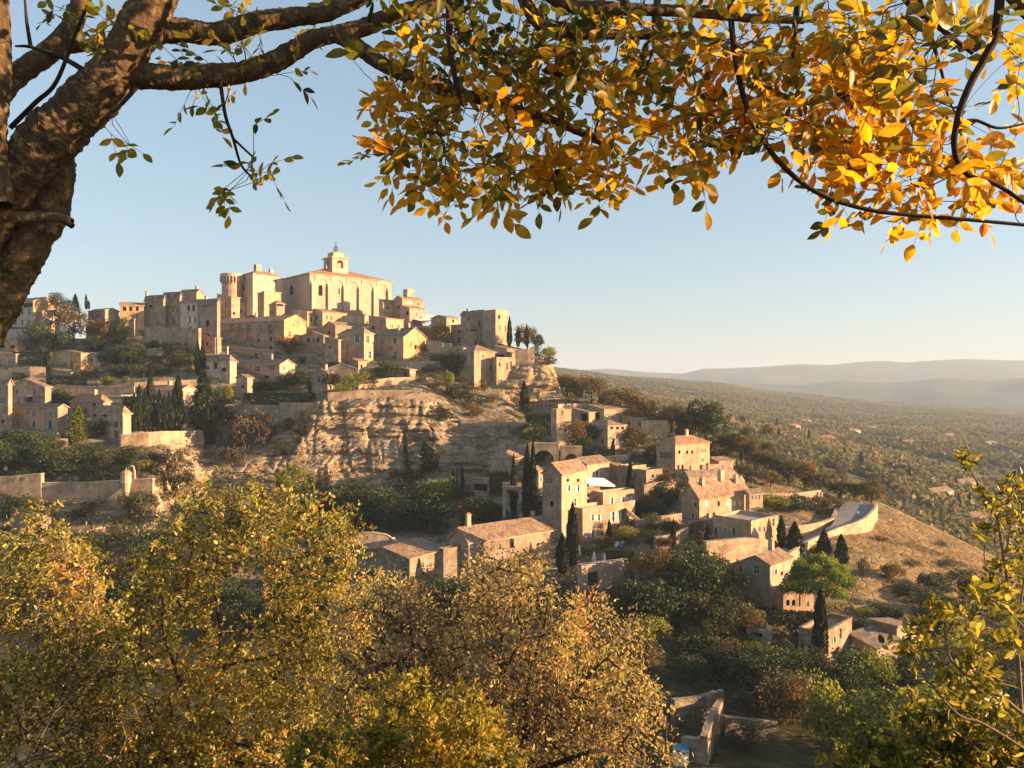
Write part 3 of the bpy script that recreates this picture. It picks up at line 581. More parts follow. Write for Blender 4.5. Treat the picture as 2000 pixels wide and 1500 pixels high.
# church
r_, q_, (Lr, Ll, H, rs) = HS('great pale church with tall buttresses crowning the hill', 605, 612, 533, 551, 764, 42, 'hip', 20, 'church', 'tile_red', 'A,569,567,6,20 A,626,567,8,21 w,662,569,4,12', cat='church', name='church', over=.6)
chx = r_; C0 = np.array(r_.location); dR = q_(1, 0, 0); dL = q_(0, 1, 0)
nb = 6
for k in range(nb):
    s = .5 + k * (Lr - 2.5) / (nb - 1); b = MB(); w = 1.7; dpt = .85; hb = H * .68
    P0 = [q_(s, -.02, -4), q_(s + w, -.02, -4), q_(s + w, -dpt, -4), q_(s, -dpt, -4)]; T0 = [q_(s, -.02, hb + 2.4), q_(s + w, -.02, hb + 2.4), q_(s + w, -dpt, hb), q_(s, -dpt, hb)]
    b.poly([P0[3], P0[2], T0[2], T0[3]]); b.poly([P0[2], P0[1], T0[1], T0[2]]); b.poly([P0[0], P0[3], T0[3], T0[0]]); b.poly([T0[3], T0[2], T0[1], T0[0]])
    b.build('buttress', MAT['church'], r_)
    if k < nb - 1:                            # shallow arch between the buttresses
        s2 = .5 + (k + 1) * (Lr - 2.5) / (nb - 1); b = MB(); N = 10; hs = hb + 1.2; ar = 2.2
        f = lambda x: hs + ar * (1 - (2 * x - 1) ** 2) ** .5 * 1.0
        pts = [(s + w + (s2 - s - w) * i / N, f(i / N)) for i in range(N + 1)]
        for (x0, z0), (x1, z1) in zip(pts, pts[1:]):
            b.poly([q_(x0, -.2, z0), q_(x1, -.2, z1), q_(x1, -.2, H - .25), q_(x0, -.2, H - .25)]); b.poly([q_(x0, -.2, z0), q_(x0, 0, z0), q_(x1, 0, z1), q_(x1, -.2, z1)])
        b.build('arch', MAT['church'], r_)
b = MB(); b.poly([q_(.3, -.2, H - .25), q_(Lr - .5, -.2, H - .25), q_(Lr - .5, 0, H - .05), q_(.3, 0, H - .05)]); b.box(q_(-.2, -.02, H - .5), dR * (Lr + .4), -dL * .28, np.array((0, 0, .45))); b.build('cornice', MAT['pale'], r_)
# bell tower
Yb = ground(605, 612) + 18; c = P(656, 532, Yb); m_ = Yb / F; tw = empty('bell_tower', c); tag(tw, 'square church bell tower with an iron bell cage on top', 'bell tower')
az = R(42); wv = 34 * m_
def sqblock(b, w, z0, z1, m=0): b.cbox((0, 0, z0), w, w, z1 - z0, m, az)
b = MB(); sqblock(b, wv, -10, 6 * m_); sqblock(b, wv, 22 * m_, 25 * m_); w4 = wv * .3
for sx in (-1, 1):
    for sy in (-1, 1):
        ca, sa = math.cos(az), math.sin(az); ox, oy = sx * (wv - w4) / 2, sy * (wv - w4) / 2; b.cbox((ox * ca - oy * sa, ox * sa + oy * ca, 6 * m_), w4, w4, 16 * m_, 0, az)
for k in range(4):
    A = az + k * math.pi / 2; N = 6; r0 = wv * .2; ca, sa = math.cos(A), math.sin(A); f = lambda x, z: np.array((ca * wv / 2 * .995 - sa * x, sa * wv / 2 * .995 + ca * x, z))
    for sg in (-1, 1):
        for i in range(N):
            t0, t1 = math.pi / 2 * i / N, math.pi / 2 * (i + 1) / N; zt = 22 * m_; b.poly([f(sg * r0, zt), f(sg * r0 * math.cos(t0), zt - r0 + r0 * math.sin(t0)), f(sg * r0 * math.cos(t1), zt - r0 + r0 * math.sin(t1))])
b.build('belfry', MAT['church'], tw)
b = MB(); sqblock(b, wv * 1.14, 25 * m_, 27.5 * m_); b.build('cornice', MAT['pale'], tw)
b = MB(); sqblock(b, wv * .66, 27.5 * m_, 36 * m_); sqblock(b, wv * .72, 36 * m_, 37 * m_); b.lathe((0, 0, 37 * m_), [(wv * .36, 0), (wv * .2, 2.5 * m_), (0, 3 * m_)], 12); b.build('turret', MAT['church'], tw)
b = MB(); b.lathe((0, 0, 8 * m_), [(0, 9 * m_), (2.5 * m_, 8 * m_), (3.2 * m_, 3 * m_), (4.6 * m_, 0)], 12); b.build('bell', MAT['metal'], tw)
b = MB()
for k in range(6):
    A = 2 * math.pi * k / 6; pr_ = [(4.2, 40), (4.4, 45), (3.6, 49), (1.6, 52), (0, 53)]
    for (r0, z0), (r1, z1) in zip(pr_, pr_[1:]):
        p0, p1 = np.array((r0 * m_ * math.cos(A), r0 * m_ * math.sin(A), z0 * m_)), np.array((r1 * m_ * math.cos(A), r1 * m_ * math.sin(A), z1 * m_)); b.box(p0 - (.07, .07, 0), (.14, 0, 0), (0, .14, 0), p1 - p0)
for z in (40, 45, 49): b.lathe((0, 0, z * m_), [((4.5 if z < 49 else 3.7) * m_, 0), ((4.5 if z < 49 else 3.7) * m_, .15)], 14)
b.cbox((0, 0, 53 * m_), .12, .12, 7 * m_); b.cbox((0, 0, 57 * m_), .9, .12, .14, 0, 0); b.lathe((0, 0, 42 * m_), [(0, 3 * m_), (1.4 * m_, 2 * m_), (2 * m_, 0)], 8)
b.build('bell_cage', MAT['metal'], tw)
# round the church
HS('small house with a lit side wall and red roof under the church corner', 600, 640, 609, 570, 612, 50, 'shedB', 8, 'pale', 'tile_red', 'd,608,624,3,7', wallR='ochre')
HS('low lit apse building at the foot of the church buttresses', 630, 640, 609, 610, 712, 44, 'shedB', 10, 'church', 'tile_red', 'd,618,620,4,7 w,638,620,4,8 w,647,621,4,8', wallR='cream')
HS('small red roofed lean-to beside the church east end', 748, 612, 591, 740, 776, 44, 'shedB', 7, 'cream', 'tile_red', 'd,757,601,3,6')
HS('sunlit house with a roof turret east of the church', 786, 628, 584, 770, 826, 46, 'gableL', 7, 'ochre', 'tile', 'd,778,600,4,6 w,803,590,9,8 w,800,606,5,8', chim=((.5, .5, 3.4, 2.6),))
HS('stepped lower wing with pale roof below the turret house', 800, 640, 602, 782, 832, 46, 'shedB', 8, 'pink', 'tile', 'd,795,612,5,7 w,812,614,4,7')
HS('tall shaded house with one bright lit wall above the pyramid roofed house', 754, 660, 622, 720, 788, 48, 'shedB', 8, 'stone', 'tile', 'd,729,640,5,7 w,765,637,4,6 w,778,637,4,6', wallR='cream')
HS('small gabled house in front of the church ramp', 655, 668, 636, 632, 704, 46, 'gableL', 9, 'stone', 'tile', 'd,642,650,4,7')
HS('low dark house with a ragged roof west of the pyramid roofed house', 632, 690, 656, 585, 640, 60, 'gableL', 9, 'stone', 'tile_grey', 'd,602,664,6,8 w,612,664,5,8 d,621,664,5,9')
HS('tall cream house with a pyramid roof and grey shutters', 711, 712, 650, 660, 730, 54, 'hip', 10, 'stone', 'tile', 'wg,698,662,7,14 w,718,663,5,14 wg,722,693,5,14', wallR='cream')
HS('narrow stone wing stepping down from the pyramid roofed house', 661, 720, 664, 634, 666, 60, 'shedB', 6, 'stone', 'tile', 'd,645,679,4,6')
HS('cream house with a sunlit gable and tall shuttered windows', 788, 704, 658, 730, 833, 48, 'gableR', 20, 'pink', 'tile', 'wg,771,665,6,12 D,746,697,6,12 wg,772,694,6,14 D,803,672,2,10', wallR='ochre', chim=((.2, .3, .7, 1.6), (.5, .2, .7, 1.2)))
gwall('garden_wall', 'shaded garden wall joining the gabled house to the golden tree', [(832, 690, 666), (862, 694, 668), (884, 690, 672)], 'stone')
HS('shaded stone house with a lit loggia below the square tower', 916, 676, 642, 881, 938, 48, 'shedL', 8, 'stone', 'tile', 'd,897,648,5,6 D,896,664,6,12 G,926,643,14,7 d,930,667,4,7', wallR='ochre', chim=((.4, .2, 1, 1.2), (.9, .2, .8, 1.6)))
HS('tall square tower house with a broad lit wall at the village end', 968, 678, 605, 942, 993, 46, 'flat', 0, 'stone', 'tile', 'd,975,619,4,7 w,976,640,3,10 w,987,642,3,12', wallR='cream', cat='tower house')
HS('broad shaded house behind the square tower', 940, 670, 612, 900, 950, 52, 'gableR', 7, 'grey', 'tile_grey', 'D,936,632,5,12 d,915,622,4,6', chim=((.3, .7, 1, 1.),))
HS('low lit terrace house with a flat roof under the square tower', 905, 700, 680, 880, 965, 48, 'hip', 8, 'cream', 'tile', 'd,930,688,4,7')
HS('tall lit house on the cliff edge with a covered loggia', 926, 754, 686, 896, 968, 40, 'hip', 13, 'stone', 'tile', 'd,962,700,4,6', wallR='cream')
HS('square lit house with long windows standing on the cliff spur', 970, 756, 698, 962, 1008, 30, 'flat', 0, 'stone', 'tile', 'w,990,716,4,14 w,998,714,4,16 d,976,712,3,6', wallR='cream')
HS('upper storey of the cliff house with two arched windows', 990, 708, 682, 966, 1008, 34, 'shedB', 8, 'cream', 'tile', 'a,997,691,4,10 a,1003,691,4,10 d,978,697,18,10', fd=1)
gwall('terrace_wall', 'shaded terrace wall on the rock east of the cliff house', [(1006, 716, 684), (1030, 712, 682), (1044, 706, 680)], 'stone')
# --- left middle
HS('long stone house with a wooden pergola terrace below the hotel', 30, 690, 664, -60, 52, 68, 'shedB', 5, 'stone', 'tile_grey', 'd,5,677,10,6 d,25,677,8,6')
HS('pink walled terrace house with white door frames low on the slope', 31, 716, 692, -50, 36, 66, 'shedB', 6, 'pink', 'tile', 'w,18,708,4,9 w,27,708,4,9')
HS('ochre garden house with a rough gable among dark trees', 158, 722, 690, 103, 172, 66, 'gableL', 6, 'ochre', 'tile', 'w,165,702,4,10 D,140,712,5,12')
HS('small pink annex with white windows beside brown creeper', 137, 740, 728, 101, 150, 66, 'shedB', 7, 'pink', 'tile', 'w,112,735,5,6 w,122,735,5,6')
HS('tall stone house with a wide gable above the pink house', 88, 800, 756, 14, 100, 68, 'gableL', 16, 'stone', 'tile', 'd,25,760,4,9 G,56,778,14,16 d,7,785,6,8', name='stone_house')
HS('narrow stone house cut by the frame beside the wide gable', 16, 842, 748, -40, 24, 66, 'gableR', 7, 'stone', 'tile', 'w,4,783,7,10 w,5,806,5,8 d,5,823,6,7')
HS('pink and ochre house with blue shutters on two floors', 113, 852, 796, 22, 132, 66, 'gableR', 6, 'ochre', 'tile_grey', 'w,34,812,6,7 w,34,827,6,7 wb,66,809,5,11 wb,98,808,5,10 Db,66,832,5,17 Db,98,830,6,17 w,52,828,5,10', wallR='stone')
HS('low terrace building with a dark awning under the pink house', 112, 866, 846, 30, 120, 66, 'flat', 0, 'pink', 'tile', 'G,62,856,10,8 G,92,856,16,8')
HS('small house with an orange hipped roof behind the yellow cedar', 196, 815, 783, 139, 216, 60, 'hip', 12, 'pink', 'tile_red', 'w,155,793,8,10 d,184,790,5,8', chim=((.4, .3, .8, 1.2),))
HS('house with a columned porch under wide tiled roofs', 240, 862, 806, 178, 256, 60, 'hip', 12, 'pale', 'tile', 'd,185,812,5,6 d,205,812,6,6 G,226,829,9,12 G,239,829,8,12 G,226,850,8,18')
HS('long house with a sunlit tile roof between the cypresses', 352, 790, 762, 262, 384, 66, 'gableR', 9, 'pink', 'tile_red', 'w,275,777,8,7', chim=((.5, .4, 1, 1.),))
HS('shaded house with a tall corner pier and balconies in the middle of the slope', 449, 752, 704, 394, 462, 62, 'hip', 11, 'pale', 'tile_grey', 'w,404,718,9,8 d,421,714,7,12 d,437,722,9,7 D,424,745,8,14', chim=((.5, .2, .5, 2.2),))
HS('long low house with a pinkish upper wall and brown shutters', 546, 748, 712, 448, 576, 62, 'gableR', 10, 'pink', 'tile', 'wn,472,722,5,8 wn,503,720,5,9 wn,532,718,5,9 G,520,738,12,9', chim=((.5, .3, .6, 1.4),), wallR='pale')
HS('small gabled stone hut jutting from the terrace hedge', 483, 785, 738, 461, 494, 60, 'gableL', 6, 'pink', 'tile', 'd,474,755,5,6')
gwall('terrace_wall', 'grey stone terrace wall above the brown thicket', [(488, 830, 792), (520, 826, 792), (546, 822, 793)], 'grey')
gwall('terrace_wall', 'warm stone terrace wall with a straight coping under the long hedge', [(546, 822, 787), (590, 818, 786), (622, 812, 786)], 'stone')
gwall('terrace_wall', 'low stone terrace wall below the row of cypresses', [(236, 878, 850), (300, 872, 844), (400, 868, 842)], 'stone')
gwall('terrace_wall', 'rough tall base wall under the long stone row', [(282, 676, 640), (330, 684, 640), (388, 694, 642)], 'stone', 1)
gwall('terrace_wall', 'long pale terrace wall above the orange hipped roof', [(108, 770, 752), (180, 772, 756), (262, 772, 756)], 'drywall')
gwall('garden_wall', 'wavy topped garden wall above the wide gable house', [(-60, 742, 718), (0, 742, 717), (30, 742, 724), (56, 742, 716), (90, 740, 718)], 'pink')
gwall('terrace_wall', 'upper terrace wall of the hotel gardens', [(120, 702, 688), (170, 702, 690), (210, 700, 690)], 'drywall')
gwall('terrace_wall', 'stepped pale wall between the dark garden trees', [(286, 700, 684), (312, 698, 680), (330, 692, 676)], 'drywall')
gwall('terrace_wall', 'terrace wall under the pyramid roofed house', [(634, 748, 722), (664, 744, 710), (700, 742, 722)], 'grey', .8)
gwall('terrace_wall', 'long bleached terrace wall on top of the cliff', [(700, 762, 746), (770, 752, 738), (842, 752, 738)], 'drywall')
gwall('terrace_wall', 'second bleached terrace wall under the sunlit gable', [(736, 734, 716), (790, 728, 708), (860, 722, 706)], 'drywall')
gwall('terrace_wall', 'wall crowning the banded cliff', [(640, 788, 768), (700, 782, 764), (800, 780, 763), (850, 790, 772)], 'stone')
gwall('terrace_wall', 'dry stone wall crowning the low cliff beside the spur', [(900, 838, 820), (960, 838, 822), (1034, 846, 828)], 'stone')
gwall('terrace_wall', 'garden terrace wall below the stone hut', [(440, 812, 792), (470, 808, 788), (488, 806, 790)], 'stone')
gwall('terrace_wall', 'retaining wall below the pink and ochre house', [(20, 880, 858), (70, 880, 858), (132, 876, 858)], 'pink')
gwall('terrace_wall', 'terrace wall beneath the arches and twin cypresses', [(1060, 932, 914), (1090, 930, 912), (1130, 922, 908)], 'stone')
gwall('terrace_wall', 'lit terrace wall under the three storey house', [(1150, 912, 896), (1190, 908, 892), (1230, 902, 888)], 'drywall')
gwall('terrace_wall', 'terrace wall between the ruin and the tall red roofed house', [(1258, 972, 948), (1290, 964, 942), (1322, 956, 936)], 'stone')
gwall('terrace_wall', 'shadowed terrace wall below the wide house garden', [(1240, 1036, 1018), (1290, 1030, 1010), (1332, 1024, 1004)], 'stone')
gwall('terrace_wall', 'stone wall below the ribbed tile roof', [(900, 1150, 1120), (980, 1146, 1116), (1090, 1140, 1112)], 'rough')
gwall('garden_wall', 'long garden wall beneath the grove of dark trees', [(262, 764, 748), (320, 760, 746), (384, 756, 742)], 'stone')
# --- ramparts low at the west
gwall('rampart', 'stone bastion wall with a terrace on top at the edge of the valley', [(-160, 1000, 928), (0, 1000, 927), (60, 992, 926), (80, 990, 926)], 'stone', 1.2)
gwall('rampart', 'long pale rampart running to the watch turret', [(80, 985, 944), (150, 980, 944), (232, 980, 940), (298, 985, 936)], 'stone', 1.)
Yw = ground(246, 984) - .8; c = P(246, 975, Yw); m_ = Yw / F; tt = empty('watch_turret', c); tag(tt, 'little domed stone watch turret corbelled out of the rampart', 'turret')
b = MB(); b.lathe((0, 0, 0), [(.2, -4 * m_), (6 * m_, 12 * m_), (9 * m_, 30 * m_), (10 * m_, 32 * m_), (10 * m_, 50 * m_)], 10); b.build('wall', MAT['pale'], tt)
b = MB(); b.lathe((0, 0, 50 * m_), [(11 * m_, -1 * m_), (11 * m_, 1 * m_), (7 * m_, 5 * m_), (1.2 * m_, 8 * m_), (1 * m_, 11 * m_), (0, 12 * m_)], 10); b.build('dome', MAT['stone'], tt)
c = gp(256, 960); tt = empty('gate_arch', c); tag(tt, 'thin white stone arch standing on the rampart terrace', 'arch'); b = MB(); s_ = c[1] / F
for i in range(9):
    t0, t1 = math.pi * i / 9, math.pi * (i + 1) / 9; f = lambda t: np.array((5 * s_ * math.cos(t), 0, 42 * s_ + 6 * s_ * math.sin(t))); p0, p1 = f(t0), f(t1); b.box(p0, p1 - p0, (0, .5, 0), (0, 0, .35))
b.cbox((-5 * s_, .25, 0), .4, .5, 42 * s_); b.cbox((5 * s_, .25, 0), .4, .5, 42 * s_); b.build('stonework', MAT['pale'], tt)
HS('square stone annex at the foot of the rampart', 78, 1080, 1010, 20, 100, 58, 'flat', 0, 'rough', 'tile', '')
HS('small shed with a sagging roof behind the golden bushes', 160, 1070, 1042, 104, 206, 60, 'shedR', 8, 'rough', 'tile', '')
# --- right side of the hill
HS('restaurant terrace building with a dark pergola roof under the spur', 1090, 818, 790, 1040, 1150, 46, 'flat', 0, 'stone', 'tile', '', wallR='cream')
HS('tall narrow lit house front below the pergola terrace', 1087, 880, 800, 1076, 1116, 24, 'flat', 0, 'cream', 'tile', 'w,1098,806,4,8 d,1104,840,3,8')
HS('flat roofed lit houses stepping down from the terrace', 1180, 836, 800, 1150, 1230, 46, 'shedB', 8, 'cream', 'tile', 'G,1166,812,10,12 d,1196,815,3,7 w,1210,818,3,7')
HS('house with a porch roof facing the pergola terrace', 1150, 838, 806, 1118, 1162, 48, 'shedB', 7, 'stone', 'tile', 'G,1140,815,14,14')
HS('three storey house with three square attic windows catching the sun', 1187, 880, 832, 1142, 1223, 42, 'hip', 9, 'pale', 'tile', 'wg,1160,836,6,9 d,1176,840,4,5 d,1195,836,6,5 d,1206,836,6,5 d,1216,836,6,5 wg,1198,860,5,9 wg,1211,860,5,9 d,1176,862,4,7', wallR='cream')
gwall('garden_wall', 'lit garden wall covered with yellowing creeper', [(1254, 856, 822), (1280, 856, 822), (1304, 858, 822)], 'cream')
# arches
for px, by, w, h, lab in ((1062, 918, 40, 38, 'large rock arch vault behind the twin cypresses'), (1116, 912, 24, 26, 'smaller stone arch above the grey roofed house')):
    Yc = ground(px, by) - .6; c = P(px, by, Yc); s_ = Yc / F; root = empty('stone_arch', c); tag(root, lab, 'arch'); b = MB(); N = 14; rw = w / 2 * s_; hw = (w / 2 + 9) * s_; Hh = h * s_; top = (h + 12) * s_
    pts = [(-rw, -2)] + [(-rw * math.cos(math.pi * i / N), Hh - rw + rw * math.sin(math.pi * i / N)) for i in range(N + 1)] + [(rw, -2)]
    for (x0, z0), (x1, z1) in zip(pts, pts[1:]):
        b.poly([(x0, 0, z0), (x1, 0, z1), (x1, 2.5, z1), (x0, 2.5, z0)])
        if x1 > x0: b.poly([(x0, 0, z0), (x1, 0, z1), (x1, 0, top), (x0, 0, top)])
    for sg in (-1, 1): b.box((sg * rw if sg > 0 else -hw, 0, -2), (hw - rw, 0, 0), (0, 2.5, 0), (0, 0, top + 2))
    b.box((-hw, -.1, top + .003), (2 * hw, 0, 0), (0, 2.8, 0), (0, 0, .3)); b.poly([(-rw, 2.4, -2), (rw, 2.4, -2), (rw, 2.4, Hh), (-rw, 2.4, Hh)], 1); b.build('stonework', [MAT['stone'], MAT['rough']], root)
HS('small twin roofed house set against the cliff foot', 990, 958, 895, 958, 1026, 46, 'hip', 12, 'stone', 'tile', 'wg,973,908,4,9 w,1008,912,6,8', wallR='cream')
HS('dark garage mouth under a flat stone roof at the cliff foot', 958, 968, 936, 918, 964, 60, 'flat', 0, 'stone', 'tile', 'G,938,952,28,14')
# porch with pillars
c = gp(1002, 1015); s_ = c[1] / F; root = empty('garden_porch', c); tag(root, 'open garden porch with tiled roof on stone pillars', 'porch')
for dx, dy in ((-17, -1.5), (15, -1.5), (-15, 2), (17, 2)): b = MB(); b.cbox((dx * s_, dy, -2), .7, .7, 2 + 62 * s_); b.build('pillar', MAT['pale'], root)
b = MB(); b.poly([(-21 * s_, -2.4, 62 * s_), (21 * s_, -2.4, 62 * s_), (21 * s_, 2.6, 70 * s_), (-21 * s_, 2.6, 70 * s_)], 0, [(0, 0), (5, 0), (5, 5), (0, 5)]); b.box((-20 * s_, -2.2, 60 * s_), (40 * s_, 0, 0), (0, 4.6, 0), (0, 0, .25), 1); b.build('roof', [MAT['tile'], MAT['pale']], root)
# big house complex
HS('tall plain sided house with a broad shaded gable end', 1097, 1062, 926, 1060, 1146, 56, 'gableL', 20, 'grey', 'tile', 'd,1109,938,5,6 d,1129,938,5,6 ww,1111,954,5,11 ww,1129,954,5,11', wallR='cream', Y=None)
HS('upper lit house block with one tall shuttered window', 1146, 968, 908, 1108, 1190, 50, 'gableL', 12, 'grey', 'tile', 'ww,1166,927,5,13', wallR='cream')
HS('loggia house with an open gallery under a tiled roof', 1114, 1000, 975, 1106, 1176, 44, 'shedB', 12, 'cream', 'tile', 'G,1140,984,22,12', Y=158)
HS('wide lit house with a roof terrace and white shutters', 1178, 1030, 963, 1160, 1240, 40, 'flat', 0, 'stone', 'tile', 'ww,1195,979,5,14 ww,1217,977,5,13 ww,1229,976,4,13', wallR='cream', Y=161)
HS('big lower house with white shutters and an outside stair arch', 1138, 1064, 994, 1110, 1240, 44, 'flat', 0, 'stone', 'tile', 'ww,1157,1011,5,12 ww,1169,1011,5,12 ww,1197,1009,6,19 ww,1217,1008,6,17 ww,1158,1042,5,15 D,1176,1044,5,16 w,1192,1036,4,8', wallR='cream', Y=153)
c = gp(1236, 1066); c[1] = 160; s_ = c[1] / F; c = P(1224, 1056, 160); root = empty('stair_arch', c); tag(root, 'curving outside stair carried on a half arch beside the big lower house', 'staircase'); b = MB(); N = 12
for i in range(N):
    x0, x1 = 58 * s_ * i / N, 58 * s_ * (i + 1) / N; t0 = 62 - 46 * i / N; t1 = 62 - 46 * (i + 1) / N; a0 = 48 * math.sqrt(max(0, 1 - (i / 7) ** 2)) if i < 7 else -20; a1 = 48 * math.sqrt(max(0, 1 - ((i + 1) / 7) ** 2)) if i + 1 < 7 else -20
    b.poly([(x0, 0, a0 * s_), (x1, 0, a1 * s_), (x1, 0, t1 * s_), (x0, 0, t0 * s_)]); b.poly([(x0, 0, t0 * s_), (x1, 0, t1 * s_), (x1, 2.2, t1 * s_), (x0, 2.2, t0 * s_)]); b.poly([(x0, 0, a0 * s_), (x1, 0, a1 * s_), (x1, 2.2, a1 * s_), (x0, 2.2, a0 * s_)])
b.cbox((46 * s_, 1.2, -3), 26 * s_, 3, 3 + 24 * s_); b.build('stonework', MAT['cream'], root)
def awning(label, a, b_, dep, z_drop, mat='cloth', name='awning', posts=True):
    """a: picture point of the front corner, b_: the other front corner"""
    A, B = np.array(a, float), np.array(b_, float); d = B - A; n = np.array((-d[1], d[0], 0)); n = n / np.linalg.norm(n) * dep
    root = empty(name, A); tag(root, label, name.replace('_', ' ')); b = MB(); N = 6
    for i in range(N): p0, p1 = d * i / N, d * (i + 1) / N; b.poly([p0, p1, p1 + n + (0, 0, z_drop), p0 + n + (0, 0, z_drop)]); b.poly([p0, p1, p1 - (0, 0, .3), p0 - (0, 0, .3)])
    b.build('canopy', MAT[mat], root); b = MB()
    for p in (0 * d, d, n + (0, 0, z_drop), d + n + (0, 0, z_drop)): b.cbox(p - (0, 0, 3), .08, .08, 3)
    for p, e in ((0 * d, d), (n + (0, 0, z_drop), d), (0 * d, n + (0, 0, z_drop)), (d, n + (0, 0, z_drop))): b.box(p - (.04, .04, .09), e, (0, .08, 0) if abs(e[0]) > abs(e[1]) else (.08, 0, 0), (0, 0, .08))
    b.build('frame', MAT['metal'], root)
awning('white sun sail over the roof terrace of the big house', P(1150, 946, 166), P(1202, 948, 170), 4, 1.2, name='sun_sail')
awning('white market awning on the village square, upper one', P(806, 618, 297), P(846, 616, 305), 5, 1.0); awning('white market awning on the village square, lower one', P(826, 628, 294), P(868, 622, 303), 5, 1.2)
awning('blue shaded market awning behind the golden tree', P(806, 640, 290), P(838, 640, 292), 4, 1., 'cloth_blue')
awning('small white awning over the stone gable terrace', P(48, 772, 212), P(64, 773, 212), 2.5, .4); awning('dark veranda roof on slim white posts under the pale hotel', P(-30, 641, 272), P(62, 641, 268), 5, .8, 'wood_dark', 'veranda')
b = MB(); A = P(1056, 778, 224); B = P(1150, 778, 238); d = B - A; root = empty('pergola', A); tag(root, 'dark slatted pergola roof over the restaurant terrace', 'pergola')
n = np.array((-d[1], d[0], 0)); n = n / np.linalg.norm(n) * 5
for i in range(24): b.box(d * i / 24, d / 24 * .6, n, (0, 0, .15))
b.build('slats', MAT['wood_dark'], root); b = MB()
for i in range(7):
    for k in (0, 1): b.cbox(d * i / 6 + n * k - (0, 0, 3.2), .14, .14, 3.2)
b.build('posts', MAT['wood_dark'], root)
b = MB(); c = P(1141, 779, 239); s_ = c[1] / F; root = empty('white_frame', c); tag(root, 'white metal frame box on the restaurant terrace', 'frame')
for x in (0, 18):
    for z in (0, 7, 15): b.box((x * s_ - .08, -.1, z * s_), (.16, 0, 0), (0, 2.7, 0), (0, 0, .17))
    for y in (0, 2.5): b.cbox((x * s_, y, 0), .2, .2, 15 * s_)
for z in (0, 7, 15): b.box((0, -.12, z * s_), (18 * s_, 0, 0), (0, .1, 0), (0, 0, .18)); b.box((0, 2.5, z * s_), (18 * s_, 0, 0), (0, .1, 0), (0, 0, .18))
b.build('frame', MAT['sh_white'], root)
# ruins and eastern houses
HS('roofless ruin with a dark doorway and broken lit walls', 1232, 955, 910, 1208, 1262, 46, 'none', 0, 'rough', 'tile', 'A,1245,922,6,12 d,1252,940,5,8 w,1215,925,4,6', wallR='pale', cat='ruin', name='ruined_house')
HS('low ruined wall block beside the roofless ruin', 1262, 962, 918, 1240, 1294, 44, 'none', 0, 'rough', 'tile', 'd,1275,930,4,7', wallR='stone', cat='ruin', name='ruined_house')
HS('tall lit house with red roof and two rows of windows', 1319, 930, 868, 1282, 1386, 42, 'hip', 13, 'grey', 'tile_red', 'd,1327,883,4,7 d,1342,883,4,7 d,1352,883,4,7 w,1372,880,3,7 w,1377,880,3,7 d,1325,912,4,8 d,1333,912,4,8 D,1348,914,3,9 w,1372,898,4,7', wallR='cream', chim=((.6, .5, .8, 1.2),))
gwall('retaining_wall', 'sunlit garden retaining wall beside the tall red roofed house', [(1372, 945, 910), (1410, 946, 908), (1448, 948, 912), (1452, 950, 940)], 'drywall', 1)
HS('dark roofed house rising behind the wide lit house', 1345, 960, 932, 1332, 1408, 40, 'gableL', 10, 'grey', 'tile_grey', '', chim=((.7, .5, .7, 1.2),))
HS('wide house with stepped grey roofs and closed cream shutters', 1366, 1020, 974, 1330, 1464, 44, 'gableL', 26, 'grey', 'tile', 'd,1358,986,4,8 Dg,1353,1008,4,9 wwc,1380,984,6,9 d,1404,984,4,10 wwc,1421,984,6,9 wwc,1434,984,6,9 wwc,1446,983,6,9 D,1382,1008,5,11 D,1394,1006,6,10 G,1428,1006,12,11', wallR='cream', chim=((.2, .4, .9, 1.6), (.6, .5, 1.2, 2.), (.85, .35, .8, 1.6)))
HS('square lit end block with a covered balcony beside the wide house', 1464, 1010, 966, 1456, 1490, 34, 'shedB', 6, 'cream', 'tile', 'w,1469,971,4,8 w,1476,971,4,8 w,1483,971,3,8')
gwall('terrace_wall', 'curved lit terrace wall under the stepped roofs', [(1345, 1040, 1022), (1390, 1034, 1014), (1466, 1030, 1012)], 'drywall', .8)
HS('flat roofed lower house with grey doors and a bright end wall', 1467, 1082, 1018, 1393, 1520, 50, 'flat', 0, 'stone', 'tile', 'Dg,1388,1040,5,16 Dg,1398,1039,5,16 D,1433,1038,4,16 w,1483,1034,5,9 w,1492,1034,5,9 D,1496,1062,8,14 w,1509,1058,3,8', wallR='cream')
gwall('retaining_wall', 'broad curved lit wall with a doorway below the flat roofed house', [(1380, 1104, 1060), (1420, 1102, 1056), (1470, 1098, 1052), (1500, 1094, 1056)], 'drywall', 1)
gwall('terrace_wall', 'low lit wall with white rails in front of the round shrub', [(1282, 1075, 1050), (1310, 1070, 1046), (1345, 1062, 1032)], 'drywall', .7)
gwall('garden_wall', 'long lit wall ending in a white post above the road garden', [(1488, 985, 964), (1540, 985, 966), (1604, 980, 958)], 'cream', .6)
gwall('retaining_wall', 'lit stone bank wall between the garden and the road', [(1528, 1046, 1030), (1580, 1040, 1028), (1632, 1026, 1012), (1640, 1000, 990)], 'drywall', .8)
